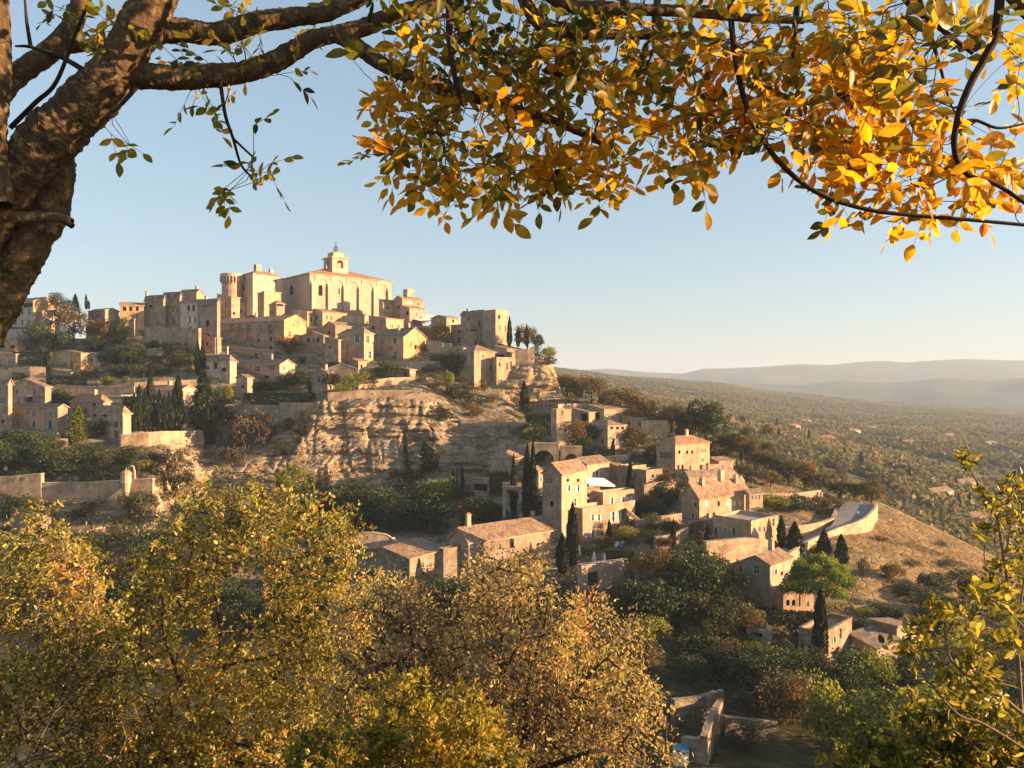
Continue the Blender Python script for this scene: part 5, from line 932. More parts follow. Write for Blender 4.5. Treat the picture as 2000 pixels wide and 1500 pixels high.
ROWS_T = [
 ('R', 71, 690, 62, 48, *VIL), ('R', 118, 690, 48, 48, *VIL), ('R', 258, 716, 44, 66, *VIL), ('R', 237, 672, 52, 36, *VIL), ('R', 346, 699, 32, 64, *VIL), ('R', 352, 722, 36, 58, *VIL), ('R', 231, 738, 26, 44, *VIL), ('R', 279, 740, 30, 44, *VIL), ('R', 310, 735, 26, 40, *VIL), ('R', 215, 715, 32, 40, *VIL), ('R', 185, 690, 32, 46, *VIL), ('R', 300, 690, 26, 36, *VIL),
 ('O', 110, 612, 40, 30, 'loose olive green tree on the skyline behind the hotel roof'), ('R', 128, 610, 26, 22, 'small dark tree between the skyline tree and the conifer'), ('N', 147, 610, 34, 24, 'broad conifer on the skyline west of the long row'), ('C', 168, 603, 28, 5, 'taller thin cypress on the skyline beside the conifer'), ('C', 173, 603, 16, 5, 'shorter thin cypress on the skyline beside the conifer'),
 ('A', 143, 670, 74, 58, 'tall rusty brown tree beside the pale hotel'), ('A', 200, 676, 54, 60, 'wide rusty brown tree below the red tiled house'), ('O', 298, 674, 30, 42, 'grey olive tree at the foot of the long stone row'), ('O', 302, 718, 30, 34, 'pale olive tree on the garden path between dark trees'),
 ('H', 58, 714, 24, 60, 'long dark hedge across the pink terrace garden'), ('T', 166, 742, 34, 54, 'red brown creeper bush beside the pink annex'), ('G', 212, 752, 18, 26, 'small yellow green tree above the long garden wall'), ('H', 130, 752, 16, 70, 'dark low hedge beneath the pink annex'),
 ('S', 60, 735, 22, 50, 'dark shrub mass over the arched garden wall'), ('C', 95, 745, 62, 9, 'slim dark cypress beside the ochre garden house'), ('R', 115, 792, 34, 36, 'round dark tree behind the wide gable house'), ('U', 105, 790, 26, 26, 'olive shrub between the gable house and the orange roof'),
 *[('C', x, 842, h, w, *CYR) for x, h, w in ((262, 70, 14), (272, 84, 14), (283, 76, 14), (311, 76, 14), (321, 66, 12), (330, 70, 14))],
 ('C', 294, 842, 122, 15, 'tallest cypress standing up out of the close row'), ('C', 348, 840, 102, 20, 'broad pointed cypress at the east end of the row'),
 ('N', 398, 842, 112, 76, 'large blue green cedar beside the cypress row'), ('C', 386, 732, 64, 10, 'first of two dark cypresses below the balcony house'), ('C', 396, 732, 62, 10, 'second of two dark cypresses nearer the pier house'),
 ('K', 152, 866, 72, 54, 'yellow green cedar in front of the pink house gardens'), ('O', 193, 858, 44, 36, 'grey olive tree under the columned porch'),
 ('R', 20, 887, 50, 62, *GROVE), ('R', 70, 917, 62, 58, *GROVE), ('R', 15, 925, 52, 52, *GROVE), ('R', 122, 940, 60, 78, *GROVE), ('R', 52, 882, 42, 52, *GROVE), ('R', 225, 912, 36, 50, *GROVE), ('R', 100, 890, 40, 50, *GROVE), ('R', 150, 905, 36, 60, *GROVE), ('R', 40, 920, 44, 50, *GROVE), ('R', 90, 935, 36, 50, *GROVE), ('R', 255, 905, 34, 44, *GROVE), ('R', -20, 915, 60, 60, *GROVE), ('R', 135, 870, 24, 36, *GROVE), ('R', 180, 893, 26, 44, *GROVE),
 ('Y', 107, 902, 22, 22, 'little golden tree shining out of the dark grove'), ('G', 189, 917, 30, 46, 'lighter green round tree above the clipped hedge'), ('H', 200, 944, 30, 80, 'tall clipped dark hedge along the rampart'), ('O', 294, 922, 44, 50, 'olive green tree behind the rampart corner'),
 ('B', 342, 1002, 118, 78, 'big reddish brown thicket hanging in the rock cleft'), ('R', 27, 985, 34, 60, 'dark bush on the terrace below the bastion'), ('U', 253, 1042, 44, 80, 'olive shrub at the foot of the rampart rock'), ('U', 172, 1014, 36, 54, 'grey green shrub growing from the rampart rock face'), ('S', 215, 1075, 60, 60, 'dark shrub above the golden bushes'), ('S', 262, 1110, 90, 60, 'deep green shrub behind the golden bush'),
 ('C', 405, 868, 74, 13, 'taller cypress on the ledge under the cedar'), ('C', 416, 868, 62, 11, 'shorter cypress on the ledge under the cedar'), ('G', 444, 790, 38, 30, 'green round tree beside the gabled hut'), ('R', 425, 800, 40, 30, 'dark tree between the cedar and the gabled hut'), ('R', 440, 835, 44, 40, 'dark tree below the gabled hut wall'),
 ('B', 478, 908, 102, 92, 'wide brown grey thicket spilling down the cliff'), ('B', 515, 895, 88, 66, 'reddish brown thicket below the grey terrace wall'), ('T', 566, 846, 32, 40, 'rusty shrub under the warm terrace wall'), ('T', 588, 868, 36, 46, 'russet shrub on the cliff edge beside the overhang'), ('S', 545, 900, 34, 34, 'dark shrub at the lower edge of the brown thickets'), ('B', 455, 930, 60, 50, 'grey thicket over the lower rock steps'),
 ('G', 574, 990, 82, 68, 'bright yellow green tree at the foot of the banded cliff'), ('A', 630, 964, 42, 50, 'small russet tree beside the bright green one'),
 ('H', 546, 792, 22, 122, 'long clipped dark hedge on the terrace above the cliff'), ('R', 585, 758, 36, 52, 'dark round tree behind the long hedge'), ('R', 560, 760, 30, 36, 'dark tree behind the long low pink house'), ('C', 605, 785, 46, 7, 'slim dark cypress at the end of the long hedge'), ('R', 528, 766, 26, 40, 'dark bush by the arched doorway of the long low house'), ('R', 500, 768, 26, 30, 'small dark bush beside the gabled hut'),
 ('L', 688, 768, 46, 60, 'yellow green garden shrub catching the sun below the pyramid house'), ('L', 668, 772, 30, 40, 'lime shrub at the corner of the cliff garden'), ('R', 756, 748, 44, 62, 'dark round tree under the cream gable house'), ('B', 645, 770, 46, 40, 'brown bush below the narrow stone wing'), ('R', 715, 760, 34, 46, 'dark garden bush between the lime shrub and the round tree'),
 ('A', 565, 694, 40, 52, 'autumn brown tree in front of the stone palace wall'), ('Y', 856, 676, 46, 52, 'bright golden tree glowing by the village square'), ('A', 818, 690, 20, 40, 'low russet bush below the sunlit gable'),
 ('R', 890, 738, 50, 56, 'dark green tree against the tall cliff edge house'), ('R', 866, 712, 24, 52, 'low dark bush on the slope under the garden wall'), ('G', 873, 768, 44, 26, 'bright green bush on the steep garden slope'), ('T', 848, 768, 42, 40, 'russet bush on the steep garden slope'), ('O', 900, 792, 44, 60, 'olive bush with pale flecks on the cliff shoulder'), ('U', 928, 805, 36, 50, 'grey green bush on the sunny cliff shoulder'), ('S', 868, 834, 40, 46, 'dark bush hanging over the cliff lip'), ('T', 922, 818, 30, 46, 'golden brown bush above the low cliff wall'), ('T', 945, 765, 26, 30, 'rusty bush below the square spur house'), ('U', 905, 765, 36, 40, 'grey bush below the tall lit house'), ('S', 840, 735, 26, 36, 'dark low bush under the shaded slope'),
 ('A', 1030, 680, 42, 54, 'brown green tree on the skyline behind the cypresses'), ('C', 995, 676, 54, 10, 'tall dark cypress touching the square tower'), ('C', 1012, 677, 36, 9, 'middle cypress on the skyline of the spur'), ('C', 1029, 676, 40, 8, 'third cypress standing before the brown skyline tree'), ('R', 1050, 684, 30, 24, 'dark shrub at the end of the skyline trees'), ('G', 1072, 702, 26, 28, 'bright green bush leaning over the spur'), ('B', 1066, 722, 26, 46, 'brown bush overhanging the orange spur'), ('S', 1046, 692, 16, 26, 'dark low bush on the rim of the spur'),
 ('C', 1024, 806, 58, 16, 'dark cypress in front of the orange rock face'), ('H', 1064, 846, 32, 62, 'thick dark hedge bank under the pergola restaurant'), ('T', 960, 790, 20, 26, 'small russet bush at the spur foot'),
 ('A', 1108, 768, 38, 46, 'tawny oak just behind the orange spur'), ('A', 1155, 782, 46, 62, 'dark oak behind the white frame terrace'), ('A', 1218, 822, 64, 82, 'large brown oak behind the flat roofed houses'), ('A', 1264, 824, 46, 48, *EAST), ('A', 1312, 836, 48, 60, *EAST), ('R', 1380, 872, 88, 96, 'great dark olive oak rising above the east slope'), ('A', 1448, 890, 44, 58, *EAST), ('A', 1478, 920, 52, 58, *EAST), ('O', 1540, 945, 46, 62, *EAST), ('A', 1572, 952, 48, 48, *EAST), ('O', 1510, 930, 48, 50, *EAST), ('A', 1420, 900, 56, 50, *EAST), ('A', 1345, 860, 50, 50, *EAST), ('A', 1190, 800, 40, 50, *EAST), ('A', 1240, 835, 44, 44, *EAST), ('O', 1600, 962, 40, 46, *EAST), ('O', 1640, 970, 34, 50, *EAST), ('A', 1670, 976, 34, 40, *EAST), ('A', 1130, 785, 36, 46, *EAST), ('A', 1286, 842, 36, 46, *EAST), ('A', 1395, 905, 40, 50, *EAST), ('O', 1460, 942, 36, 50, *EAST), ('A', 1505, 952, 34, 44, *EAST),
 ('A', 1702, 985, 52, 44, 'orange gold oak beyond the road bend'),
 ('A', 1122, 878, 60, 42, 'brown tree before the tall narrow lit front'), ('R', 1149, 872, 44, 44, 'dark tree covering the shaded side of the three storey house'), ('H', 1162, 900, 20, 64, 'low hedge below the three storey house'), ('C', 1197, 890, 30, 8, 'small cypress against the three storey house'), ('A', 1239, 876, 44, 46, 'brown tree between the two lit houses'), ('R', 1277, 910, 38, 42, 'dark round tree beside the tall red roofed house'), ('L', 1278, 852, 26, 40, 'yellow creeper bush on the lit garden wall'), ('T', 1230, 900, 26, 40, 'rusty shrub above the ruins'),
 ('R', 1046, 1016, 56, 58, 'dark yew mass behind the twin cypresses'), ('C', 1030, 1012, 132, 18, 'taller of the twin cypresses beside the plain gable'), ('C', 1041, 1012, 142, 15, 'second of the twin cypresses beside the plain gable'), ('C', 1003, 1012, 114, 13, 'slim rusty cypress growing through the garden porch'), ('C', 885, 966, 48, 7, 'thin cypress at the cliff foot nearest the ivy'), ('C', 893, 972, 42, 6, 'shorter thin cypress at the cliff foot'), ('C', 903, 972, 60, 7, 'thin lit cypress at the cliff foot nearest the garage'), ('H', 975, 968, 40, 32, 'square clipped hedge beside the twin roofed house'), ('R', 935, 1014, 44, 66, *BASE), ('U', 1000, 1040, 38, 36, 'pale olive bush above the ribbed tile roof'), ('R', 962, 1020, 40, 50, *BASE),
 ('R', 678, 1004, 64, 84, *BASE), ('R', 735, 1030, 80, 94, *BASE), ('R', 790, 966, 50, 74, *BASE), ('R', 820, 1040, 90, 86, *BASE), ('R', 850, 1045, 64, 74, *BASE), ('R', 955, 1026, 44, 64, *BASE), ('R', 640, 1024, 64, 66, *BASE), ('R', 600, 1020, 56, 60, *BASE), ('R', 770, 1045, 60, 70, *BASE), ('R', 700, 1045, 60, 80, *BASE), ('R', 905, 990, 36, 44, *BASE), ('R', 840, 985, 40, 60, *BASE), ('R', 650, 985, 36, 50, *BASE),
 ('L', 867, 990, 60, 66, 'sunlit topped green tree at the cliff foot'), ('A', 905, 1034, 56, 52, 'orange brown pointed tree in front of the cliff gardens'), ('S', 708, 890, 20, 24, 'small dark bush clinging to the cliff face'), ('B', 715, 905, 22, 30, 'little brown bush below the clinging one on the cliff'), ('L', 680, 955, 18, 22, 'tiny lime bush at the base of the cliff'),
 ('C', 1118, 1106, 114, 22, 'large dark cypress before the big lower house'), ('C', 1098, 1122, 74, 22, 'broad shorter cypress beside the large one'), ('C', 1190, 1070, 52, 11, 'small cypress before the big lower house windows'), ('C', 1231, 972, 72, 13, 'tall slim cypress beside the roofless ruin'), ('R', 1300, 1002, 58, 56, 'dark tree shading the white parasol'), ('C', 1315, 1070, 54, 10, 'slim cypress before the low white railed wall'), ('C', 1383, 1090, 62, 16, 'pointed cypress before the broad curved wall'), ('U', 1280, 1070, 36, 62, 'round olive shrub between slim cypresses'), ('G', 1224, 1064, 38, 50, 'green tree below the stair arch'), ('S', 1150, 1092, 32, 34, 'dark shrub beside the parasol terrace'), ('H', 1210, 1098, 22, 46, 'rounded green hedge bank on the parasol terrace'), ('R', 1255, 1010, 30, 40, 'dark bush below the ruin wall'), ('R', 1285, 1012, 26, 34, 'dark bush in front of the shaded tree'),
 ('A', 1275, 1172, 100, 92, 'large orange brown oak below the slim cypresses'), ('R', 1265, 1240, 110, 116, 'great dark green oak in the valley below the orange oak'), ('R', 1355, 1210, 136, 116, 'tall dark oak with deep shade in the valley'), ('A', 1392, 1136, 50, 56, 'russet topped oak beside the curved wall'), ('R', 1350, 1118, 58, 70, 'dark spiky tree before the curved wall'), ('R', 1428, 1172, 66, 62, 'dark oak with sunlit tips beside the stone barn'), ('R', 1310, 1160, 60, 70, 'dark tree between the orange oak and the tall oak'), ('R', 1400, 1250, 70, 80, 'dark oak under the stone barn'),
 ('C', 1526, 1068, 56, 16, 'blunt dark cypress at the corner of the flat roofed house'), ('C', 1552, 1092, 68, 28, 'broad cypress at the roadside behind the umbrella pine'), ('C', 1609, 1094, 56, 24, 'middle cypress below the parapet wall'), ('C', 1643, 1108, 60, 22, 'easternmost cypress below the parapet wall'),
 ('G', 1510, 1002, 40, 54, 'green garden tree beside the covered balcony'), ('R', 1560, 1003, 38, 56, 'dark garden tree behind the pool'), ('A', 1598, 1002, 34, 46, 'brown garden tree above the bank wall'), ('R', 1626, 1002, 32, 36, 'dark round garden tree at the road corner'), ('L', 1535, 1000, 34, 36, 'lime garden bush between the green tree and the dark one'), ('S', 1545, 1046, 22, 30, 'dark bush on the bank wall'),
 ('P', 1603, 1248, 160, 142, 'bright green umbrella pine spreading over the garden'),
 ('C', 1602, 1302, 140, 27, 'large dark cypress standing under the umbrella pine'), ('C', 1555, 1334, 80, 11, 'first of a slim cypress pair below the hedge'), ('C', 1567, 1334, 76, 12, 'second of a slim cypress pair below the hedge'), ('H', 1544, 1228, 30, 78, 'square clipped dark hedge below the brown walled wing'),
 ('A', 1529, 1424, 102, 126, 'round orange brown tree low in the valley'), ('G', 1622, 1480, 156, 102, 'tall bright green tree low in the valley'), ('R', 1370, 1295, 60, 80, 'dark bush in the shaded valley gardens'), ('A', 1464, 1240, 50, 66, 'brown tree between the barn and the clipped hedge'), ('R', 1420, 1236, 46, 36, 'dark upright bush below the stone barn'), ('A', 1445, 1306, 60, 86, 'dull brown tree over the valley gardens'), ('Y', 1510, 1320, 56, 50, 'yellowing fruit tree beside the striped blind house'), ('R', 1400, 1330, 60, 80, 'dark low tree over the abandoned garden'), ('R', 1350, 1340, 60, 70, 'dark bush beside the rusty tree'), ('B', 1445, 1400, 50, 70, 'brown scrub above the crumbling walls'), ('R', 1490, 1350, 50, 60, 'dark bush behind the round orange brown tree'), ('U', 1460, 1470, 60, 90, 'grey shrub in the abandoned garden'), ('U', 1380, 1465, 40, 60, 'low grey shrub inside the crumbling walls'),
 ('R', 1655, 1390, 100, 80, 'dark olive tree behind the tall bright green one'), ('G', 1700, 1360, 90, 90, 'yellow green tree under the lit stone house'), ('R', 1780, 1370, 90, 120, 'dark green tree below the dry slope'), ('G', 1800, 1500, 170, 210, 'wide yellow green tree spreading at the bottom of the valley'), ('G', 1700, 1500, 110, 120, 'lower yellow green tree beside the tall bright green one'), ('A', 1850, 1330, 80, 110, 'russet tree under the sapling branches'), ('R', 1660, 1228, 24, 30, 'clipped dark ball bush beside the umbrella pine'), ('R', 1690, 1235, 26, 36, 'dark bush above the stepped pale roofs'), ('L', 1690, 1205, 22, 40, 'yellowish bush below the thin terrace wall'),
 ('R', 1762, 1164, 26, 44, 'dark bush at the foot of the dry slope'), ('O', 1810, 1186, 42, 56, 'olive tree at the foot of the dry slope'), ('R', 1870, 1220, 44, 70, 'dark tree below the dry slope edge'), ('O', 1905, 1285, 62, 86, 'olive tree behind the saplings'), ('R', 1945, 1338, 64, 80, 'dark tree at the frame edge below the saplings'), ('A', 1985, 1280, 60, 70, 'brown tree at the frame edge behind the saplings'), ('R', 1740, 1215, 30, 40, 'dark tree behind the lit stone house'), ('R', 1960, 1215, 40, 60, 'dark bush at the valley edge'), ('O', 1720, 1200, 24, 40, 'grey green bush above the lit stone house'), ('A', 1800, 1290, 50, 60, 'rusty bush beside the lit stone house'), ('R', 1840, 1265, 46, 60, 'dark round tree east of the lit stone house'),
 ('A', 1741, 1142, 48, 44, 'small brown tree alone on the dry slope'), ('U', 1722, 1060, 14, 26, 'first grey bush on the dry slope'), ('U', 1838, 1068, 14, 26, 'grey bush near the crest of the dry slope'), ('U', 1850, 1110, 18, 60, 'low dark scrub patch on the dry slope'), ('U', 1780, 1108, 16, 40, 'low scrub patch in the middle of the dry slope'), ('U', 1685, 1130, 40, 30, 'feathery grey bush beside the last cypress'),
]
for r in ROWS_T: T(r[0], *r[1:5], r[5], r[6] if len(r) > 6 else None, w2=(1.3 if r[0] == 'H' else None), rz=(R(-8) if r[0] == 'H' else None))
# fillers: garden shrubs between the houses, trees of the valley gardens
FR = random.Random(19)
def fill(n, xr, yr, kinds, size, label, group, minpx=10, zone=None):
    c = 0; tries = 0
    while c < n and tries < 6000:
        tries += 1; px, py = FR.uniform(*xr), FR.uniform(*yr); Y = ground(px, py); p = P(px, py, Y)
        if Y > 300 or (zone and not zone(px, py, Y)): continue
        if any(math.hypot(p[0] - q[0][0], p[1] - q[0][1]) < q[1] + 1.2 for q in HSE) or any(abs(px - a) < minpx and abs(py - b) < minpx * .8 for a, b, w in TREES): continue
        k = FR.choice(kinds); h = FR.uniform(*size); TREES.append((px, py, 10)); c += 1
        put(k, p - [0, 0, .3], h, h * FR.uniform(1., 1.5), label, group)
up = lambda px, py, Y: not (600 < px < 1000 and 762 < py < 965) and not (300 < px < 620 and 872 < py < 965) and not (px > 1500 and py > 975) and not (980 < px < 1115 and 690 < py < 803)
fill(50, (0, 1090), (655, 960), 'RRRGSOUURRL', (2.4, 5.), 'small shrub or tree among the village gardens', 'shrubs of the village gardens', 11, up)
fill(40, (1090, 1500), (800, 1090), 'RROAAUTS', (2.4, 4.8), 'low shrub between the lit houses of the east slope', 'shrubs of the east slope', 11, up)
fill(70, (1130, 2060), (1150, 1410), 'RRRAGGOSSRL', (3.2, 6.5), 'bushy tree crowding the shaded valley gardens', 'trees of the valley gardens', 16, lambda px, py, Y: not (1110 < px < 1240 and py < 1270) and not (1290 < px < 1470 and 1330 < py < 1600) and not (1560 < px < 1800 and py < 1330))
fill(60, (-60, 1180), (1000, 1240), 'RRRAOSUR', (4, 7.5), 'dark tree in the valley behind the near bushes', 'trees behind the near bushes', 16, lambda px, py, Y: not (1090 < px < 1240 and py > 1060) and not (640 < px < 1100 and 1030 < py < 1190))
# ivy curtains on the cliff
def ivy(label, pts, n, seed):
    rng = np.random.default_rng(seed); pts = np.array(pts, float); out = []
    for k in range(n):
        w = rng.dirichlet(np.ones(len(pts)) * .8); q = w @ pts; Y = ground(*q) - .9 - rng.random() * .9; out.append(P(q[0] + rng.normal() * 2, q[1] + rng.normal() * 2, Y))
    out = np.array(out); o = out.mean(0); V, Fq = cards(out - o, rng.normal(size=(n, 3)) - [0, 0, .6], .5, .36, rng)
    tag(link('ivy', np_mesh('ivy', V, Fq, [MAT['lf_cypress']], False, {'tint': np.repeat(rng.random(n), 4)}), None, o), label, 'ivy')
ivy('broad dark ivy curtain down the middle of the cliff', [(820, 852), (838, 850), (866, 925), (815, 932), (850, 890), (830, 925)], 2600, 1)
ivy('narrow dark ivy strip down the cliff beside the broad curtain', [(787, 848), (792, 850), (806, 930), (796, 930)], 1100, 2)
# trees of the plain: individuals near, one wood far
rp = random.Random(11); WOODL = 'round tree among many in the wooded plain'; WOODG = 'trees of the wooded plain'
cnt = 0
while cnt < 250:
    px = rp.uniform(1240, 2080); k = rp.uniform(.10, .50); p = plain_pt(px, k)
    if 750 - p[2] / p[1] * F > 1150: continue
    c = rp.choice('OOAOAOGOAR'); h = rp.uniform(5, 9); put(c, p - [0, 0, .5], h, h * rp.uniform(.9, 1.4), WOODL, WOODG, small=True); cnt += 1
for k in range(14):
    p = plain_pt(rp.uniform(1500, 2000), rp.uniform(.18, .4)); h = rp.uniform(9, 14); put('C', p, h, h * .22, 'dark cypress standing out of the wooded plain', 'cypresses of the wooded plain', small=True)
rng = np.random.default_rng(8); N = 40000; PTS = []; SZ = []
for i in range(N):
    px = rng.uniform(1020, 2250); k = rng.random() ** .8 * .93 + .07; p = plain_pt(px, min(k, .999)); PTS.append(p); SZ.append(rng.uniform(3.5, 7.5))
PTS = np.array(PTS); SZ = np.array(SZ); dens = fbm(PTS / 90, 3, 77); kp = dens > -.42; PTS, SZ = PTS[kp], SZ[kp]; m = 16
off = sphere_pts(len(PTS) * m, rng).reshape(-1, m, 3) * [.55, .55, .42] * SZ[:, None, None] + [0, 0, 1] * SZ[:, None, None] * .45
pp = (PTS[:, None] + off).reshape(-1, 3); V, Fq = cards(pp, rng.normal(size=pp.shape), np.repeat(SZ, m) * .55, np.repeat(SZ, m) * .42, rng)
tint = np.clip(np.repeat(.5 + .9 * fbm(PTS / 140, 3, 5) * .5 + .22 * rng.normal(size=len(PTS)), m), 0, 1)
tag(link('woodland', np_mesh('woodland', V, Fq, [MAT['lf_wood']], False, {'tint': np.repeat(tint, 4)})), 'far wooded plain and ridge that read as one mass', 'woodland', None, 'stuff')
# low scrub and grass clumps over the hillside
rng = np.random.default_rng(21); PTS = []; SZ = []
nr_, nc_ = GY2.shape
for i in range(26000):
    a, c_ = rng.integers(30, nr_ - 8), rng.integers(100, nc_ - 100)
    if steep[a, c_] > .3 and rng.random() > .06: continue
    q = (GX2[a, c_], GY2[a, c_], GZ2[a, c_])
    if dryf[a, c_] > .4 and rng.random() > .22: continue
    ca = q[0] - .35 * 0
    # keep the road free
    if 55 < q[0] < 96 and abs(q[2] + 30.4) < 3.5 and 138 < q[1] < 202 and q[0] > np.interp(q[1], RL[:, 1], RL[:, 0]) - 2 and q[0] < np.interp(q[1], RR[:, 1], RR[:, 0]) + 1.5: continue
    if q[1] > 188 and q[0] < 25 and rng.random() < .5: continue
    PTS.append(q); SZ.append(rng.uniform(.5, 1.7) * (.4 if dryf[a, c_] > .4 else 1))
PTS = np.array(PTS); SZ = np.array(SZ); kp = fbm(PTS / 14, 3, 15) > -.25; PTS, SZ = PTS[kp], SZ[kp]; m = 16
off = sphere_pts(len(PTS) * m, rng).reshape(-1, m, 3); off[..., 2] = np.abs(off[..., 2]) * .9; off = off * SZ[:, None, None] * (.4 + .6 * rng.random((len(PTS), m, 1)))
pp = (PTS[:, None] + off).reshape(-1, 3); V, Fq = cards(pp, rng.normal(size=pp.shape) + [0, 0, .5], np.repeat(SZ, m) * .38, np.repeat(SZ, m) * .24, rng)
tint = np.clip(np.repeat(.45 + .5 * fbm(PTS / 20, 3, 25) + .25 * rng.normal(size=len(PTS)), m), 0, 1)
tag(link('scrub', np_mesh('scrub', V, Fq, [MAT['lf_wood']], False, {'tint': np.repeat(tint, 4)})), 'low scrub and grass tufts covering the hillside', 'scrub', None, 'stuff')

# straw tufts on the dry slope
rng = np.random.default_rng(33); aa, cc = np.where((dryf > .45) & (GY > 125) & (GY < 215)); kk = rng.integers(0, len(aa), 9000); aa, cc = aa[kk], cc[kk]
PTS = np.stack([GX2[aa, cc] + rng.normal(size=9000) * .3, GY2[aa, cc] + rng.normal(size=9000) * .3, GZ2[aa, cc]], -1)
xl = np.interp(PTS[:, 1], RL[:, 1], RL[:, 0]); xr = np.interp(PTS[:, 1], RR[:, 1], RR[:, 0]); kp = ~((PTS[:, 0] > xl - 2) & (PTS[:, 0] < xr + 1.2) & (PTS[:, 1] < 190) & (PTS[:, 1] > 136)) & (fbm(PTS / 5, 3, 44) > -.3); PTS = PTS[kp]
m = 7; SZ = rng.uniform(.25, .6, len(PTS)); off = rng.normal(size=(len(PTS), m, 3)) * [.22, .22, 0]; off[..., 2] = SZ[:, None] * .4
V, Fq = cards((PTS[:, None] + off).reshape(-1, 3), (rng.normal(size=(len(PTS) * m, 3)) * .35 + [0, 0, 1]), np.repeat(SZ, m), .10, rng)
leaf_mat('lf_straw', [(0, (.14, .09, .045)), (.5, (.30, .21, .11)), (1, (.46, .35, .19))], .3)
tag(link('dry_grass', np_mesh('dry_grass', V, Fq, [MAT['lf_straw']], False, {'tint': np.repeat(rng.random(len(PTS) * m), 4)})), 'dry straw grass on the bare slope by the road', 'grass', None, 'stuff')
# ---------------------------------------------------------------- the near trees and bushes, grown branch by branch
class Skel:
    def __init__(s, rng): s.p = np.zeros((60000, 3)); s.par = np.full(60000, -1); s.fix = np.zeros(60000); s.n = 0; s.rng = rng; s.limbs = []; s.tips = []
    def add(s, p, par, fix=0.):
        s.p[s.n] = p; s.par[s.n] = par; s.fix[s.n] = fix; s.n += 1; return s.n - 1
    def limb(s, pts, r0, r1, par=None, k=6):
        """a given limb through points; par None: starts at the nearest node (or as a root)"""
        p = smooth(pts, (len(pts) - 1) * k + 1); i = -1; s.limbs.append((s.n, s.n + len(p)))
        if par is None and s.n: i = int(np.argmin(np.linalg.norm(s.p[:s.n] - p[0], axis=1)))
        elif par is not None: i = par
        for j, q in enumerate(p):
            i = s.add(q, i, r0 + (r1 - r0) * j / (len(p) - 1))
        return i
    def reach(s, t, seg, up=.6, sag=0., keep=.42):
        d = s.p[:s.n] - t; c = np.linalg.norm(d, axis=1) + up * np.maximum(0, d[:, 2]); i = int(np.argmin(c)); a = s.p[i]; dist = np.linalg.norm(t - a)
        pa = s.par[i]; di = a - s.p[pa] if pa >= 0 else t - a; di = di / (np.linalg.norm(di) + 1e-9)
        m = a + di * dist * keep + s.rng.normal(size=3) * dist * .06 + np.array((0, 0, sag * dist)); n = max(2, int(dist / seg))
        for j in range(1, n + 1):
            f = j / n; i = s.add((1 - f) ** 2 * a + 2 * f * (1 - f) * m + f * f * t, i)
        s.tips.append(i)
    def radii(s, tip, pw=2.3, cap=1.):
        r = np.zeros(s.n); acc = np.zeros(s.n)
        for i in range(s.n - 1, -1, -1):
            v = acc[i] if acc[i] > 0 else tip ** pw
            r[i] = s.fix[i] if s.fix[i] > 0 else min(cap, v ** (1 / pw))
            if s.par[i] >= 0: acc[s.par[i]] += max(v, 0)
        return r
    def mesh(s, name, r, sel, sides, mat, parent, org, jit=None):
        E = np.array([i for i in range(s.n) if s.par[i] >= 0 and sel(i)])
        if not len(E): return
        a, b = s.p[s.par[E]], s.p[E]; ra, rb = np.minimum(r[s.par[E]], r[E] * 1.6), r[E]; t = b - a; t /= np.linalg.norm(t, axis=1, keepdims=True) + 1e-9
        ref = np.where(np.abs(t[:, 2:3]) < .9, [[0, 0, 1.]], [[1., 0, 0]]); u = np.cross(t, ref); u /= np.linalg.norm(u, axis=1, keepdims=True); w = np.cross(t, u)
        an = np.arange(sides) / sides * 2 * np.pi; ring = u[:, None] * np.cos(an)[None, :, None] + w[:, None] * np.sin(an)[None, :, None]
        V = np.concatenate([a[:, None] + ring * ra[:, None, None], (b + t * rb[:, None] * .3)[:, None] + ring * rb[:, None, None]], 1)
        k = np.arange(sides); q = np.stack([k, (k + 1) % sides, (k + 1) % sides + sides, k + sides], -1); Q = (q[None] + (np.arange(len(E)) * 2 * sides)[:, None, None]).reshape(-1, 4)
        link(name, np_mesh(name, V.reshape(-1, 3) - org, Q, [MAT[mat]], True), parent)
def smooth(pts, n):
    p = np.array(pts, float)
    if len(p) < 3: return resample(p, n)
    e = np.concatenate([[2 * p[0] - p[1]], p, [2 * p[-1] - p[-2]]]); out = []
    for x in np.linspace(0, len(p) - 1, n):
        i = min(int(x), len(p) - 2); t = x - i; a, b, c, d = e[i:i + 4]
        out.append(.5 * (2 * b + (c - a) * t + (2 * a - 5 * b + 4 * c - d) * t * t + (3 * b - a - 3 * c + d) * t ** 3))
    return np.array(out)
def leaf_mesh(name, base, D, N, L, Wd, mat, tint, parent, org, curl=.12):
    """pointed oval leaves folded along the midrib: base points, directions, facing normals"""
    n = len(base); D = D / np.linalg.norm(D, axis=1, keepdims=True); S = np.cross(D, N); S /= np.linalg.norm(S, axis=1, keepdims=True) + 1e-9; Nn = np.cross(S, D)
    L = np.broadcast_to(L, (n,))[:, None]; Wd = np.broadcast_to(Wd, (n,))[:, None]
    f = lambda x, y, z: base + D * L * x + S * Wd * y + Nn * L * z
    side = [(.14, .24, .02), (.36, .46, .05), (.62, .47, .05 - curl * .3), (.86, .24, .02 - curl * .7)]
    V = np.stack([f(0, 0, 0)] + [f(x, y, z) for x, y, z in side] + [f(1, 0, -curl), f(.5, 0, -.05)] + [f(x, -y, z) for x, y, z in side[::-1]], 1)
    b = (np.arange(n) * 11)[:, None]; Q = np.concatenate([b + np.array([[0, 6, 5, 4, 3, 2, 1]]), b + np.array([[0, 10, 9, 8, 7, 5, 6]])])
    link(name, np_mesh(name, V.reshape(-1, 3) - org, Q, [MAT[mat]], False, {'tint': np.repeat(tint, 11)}), parent)
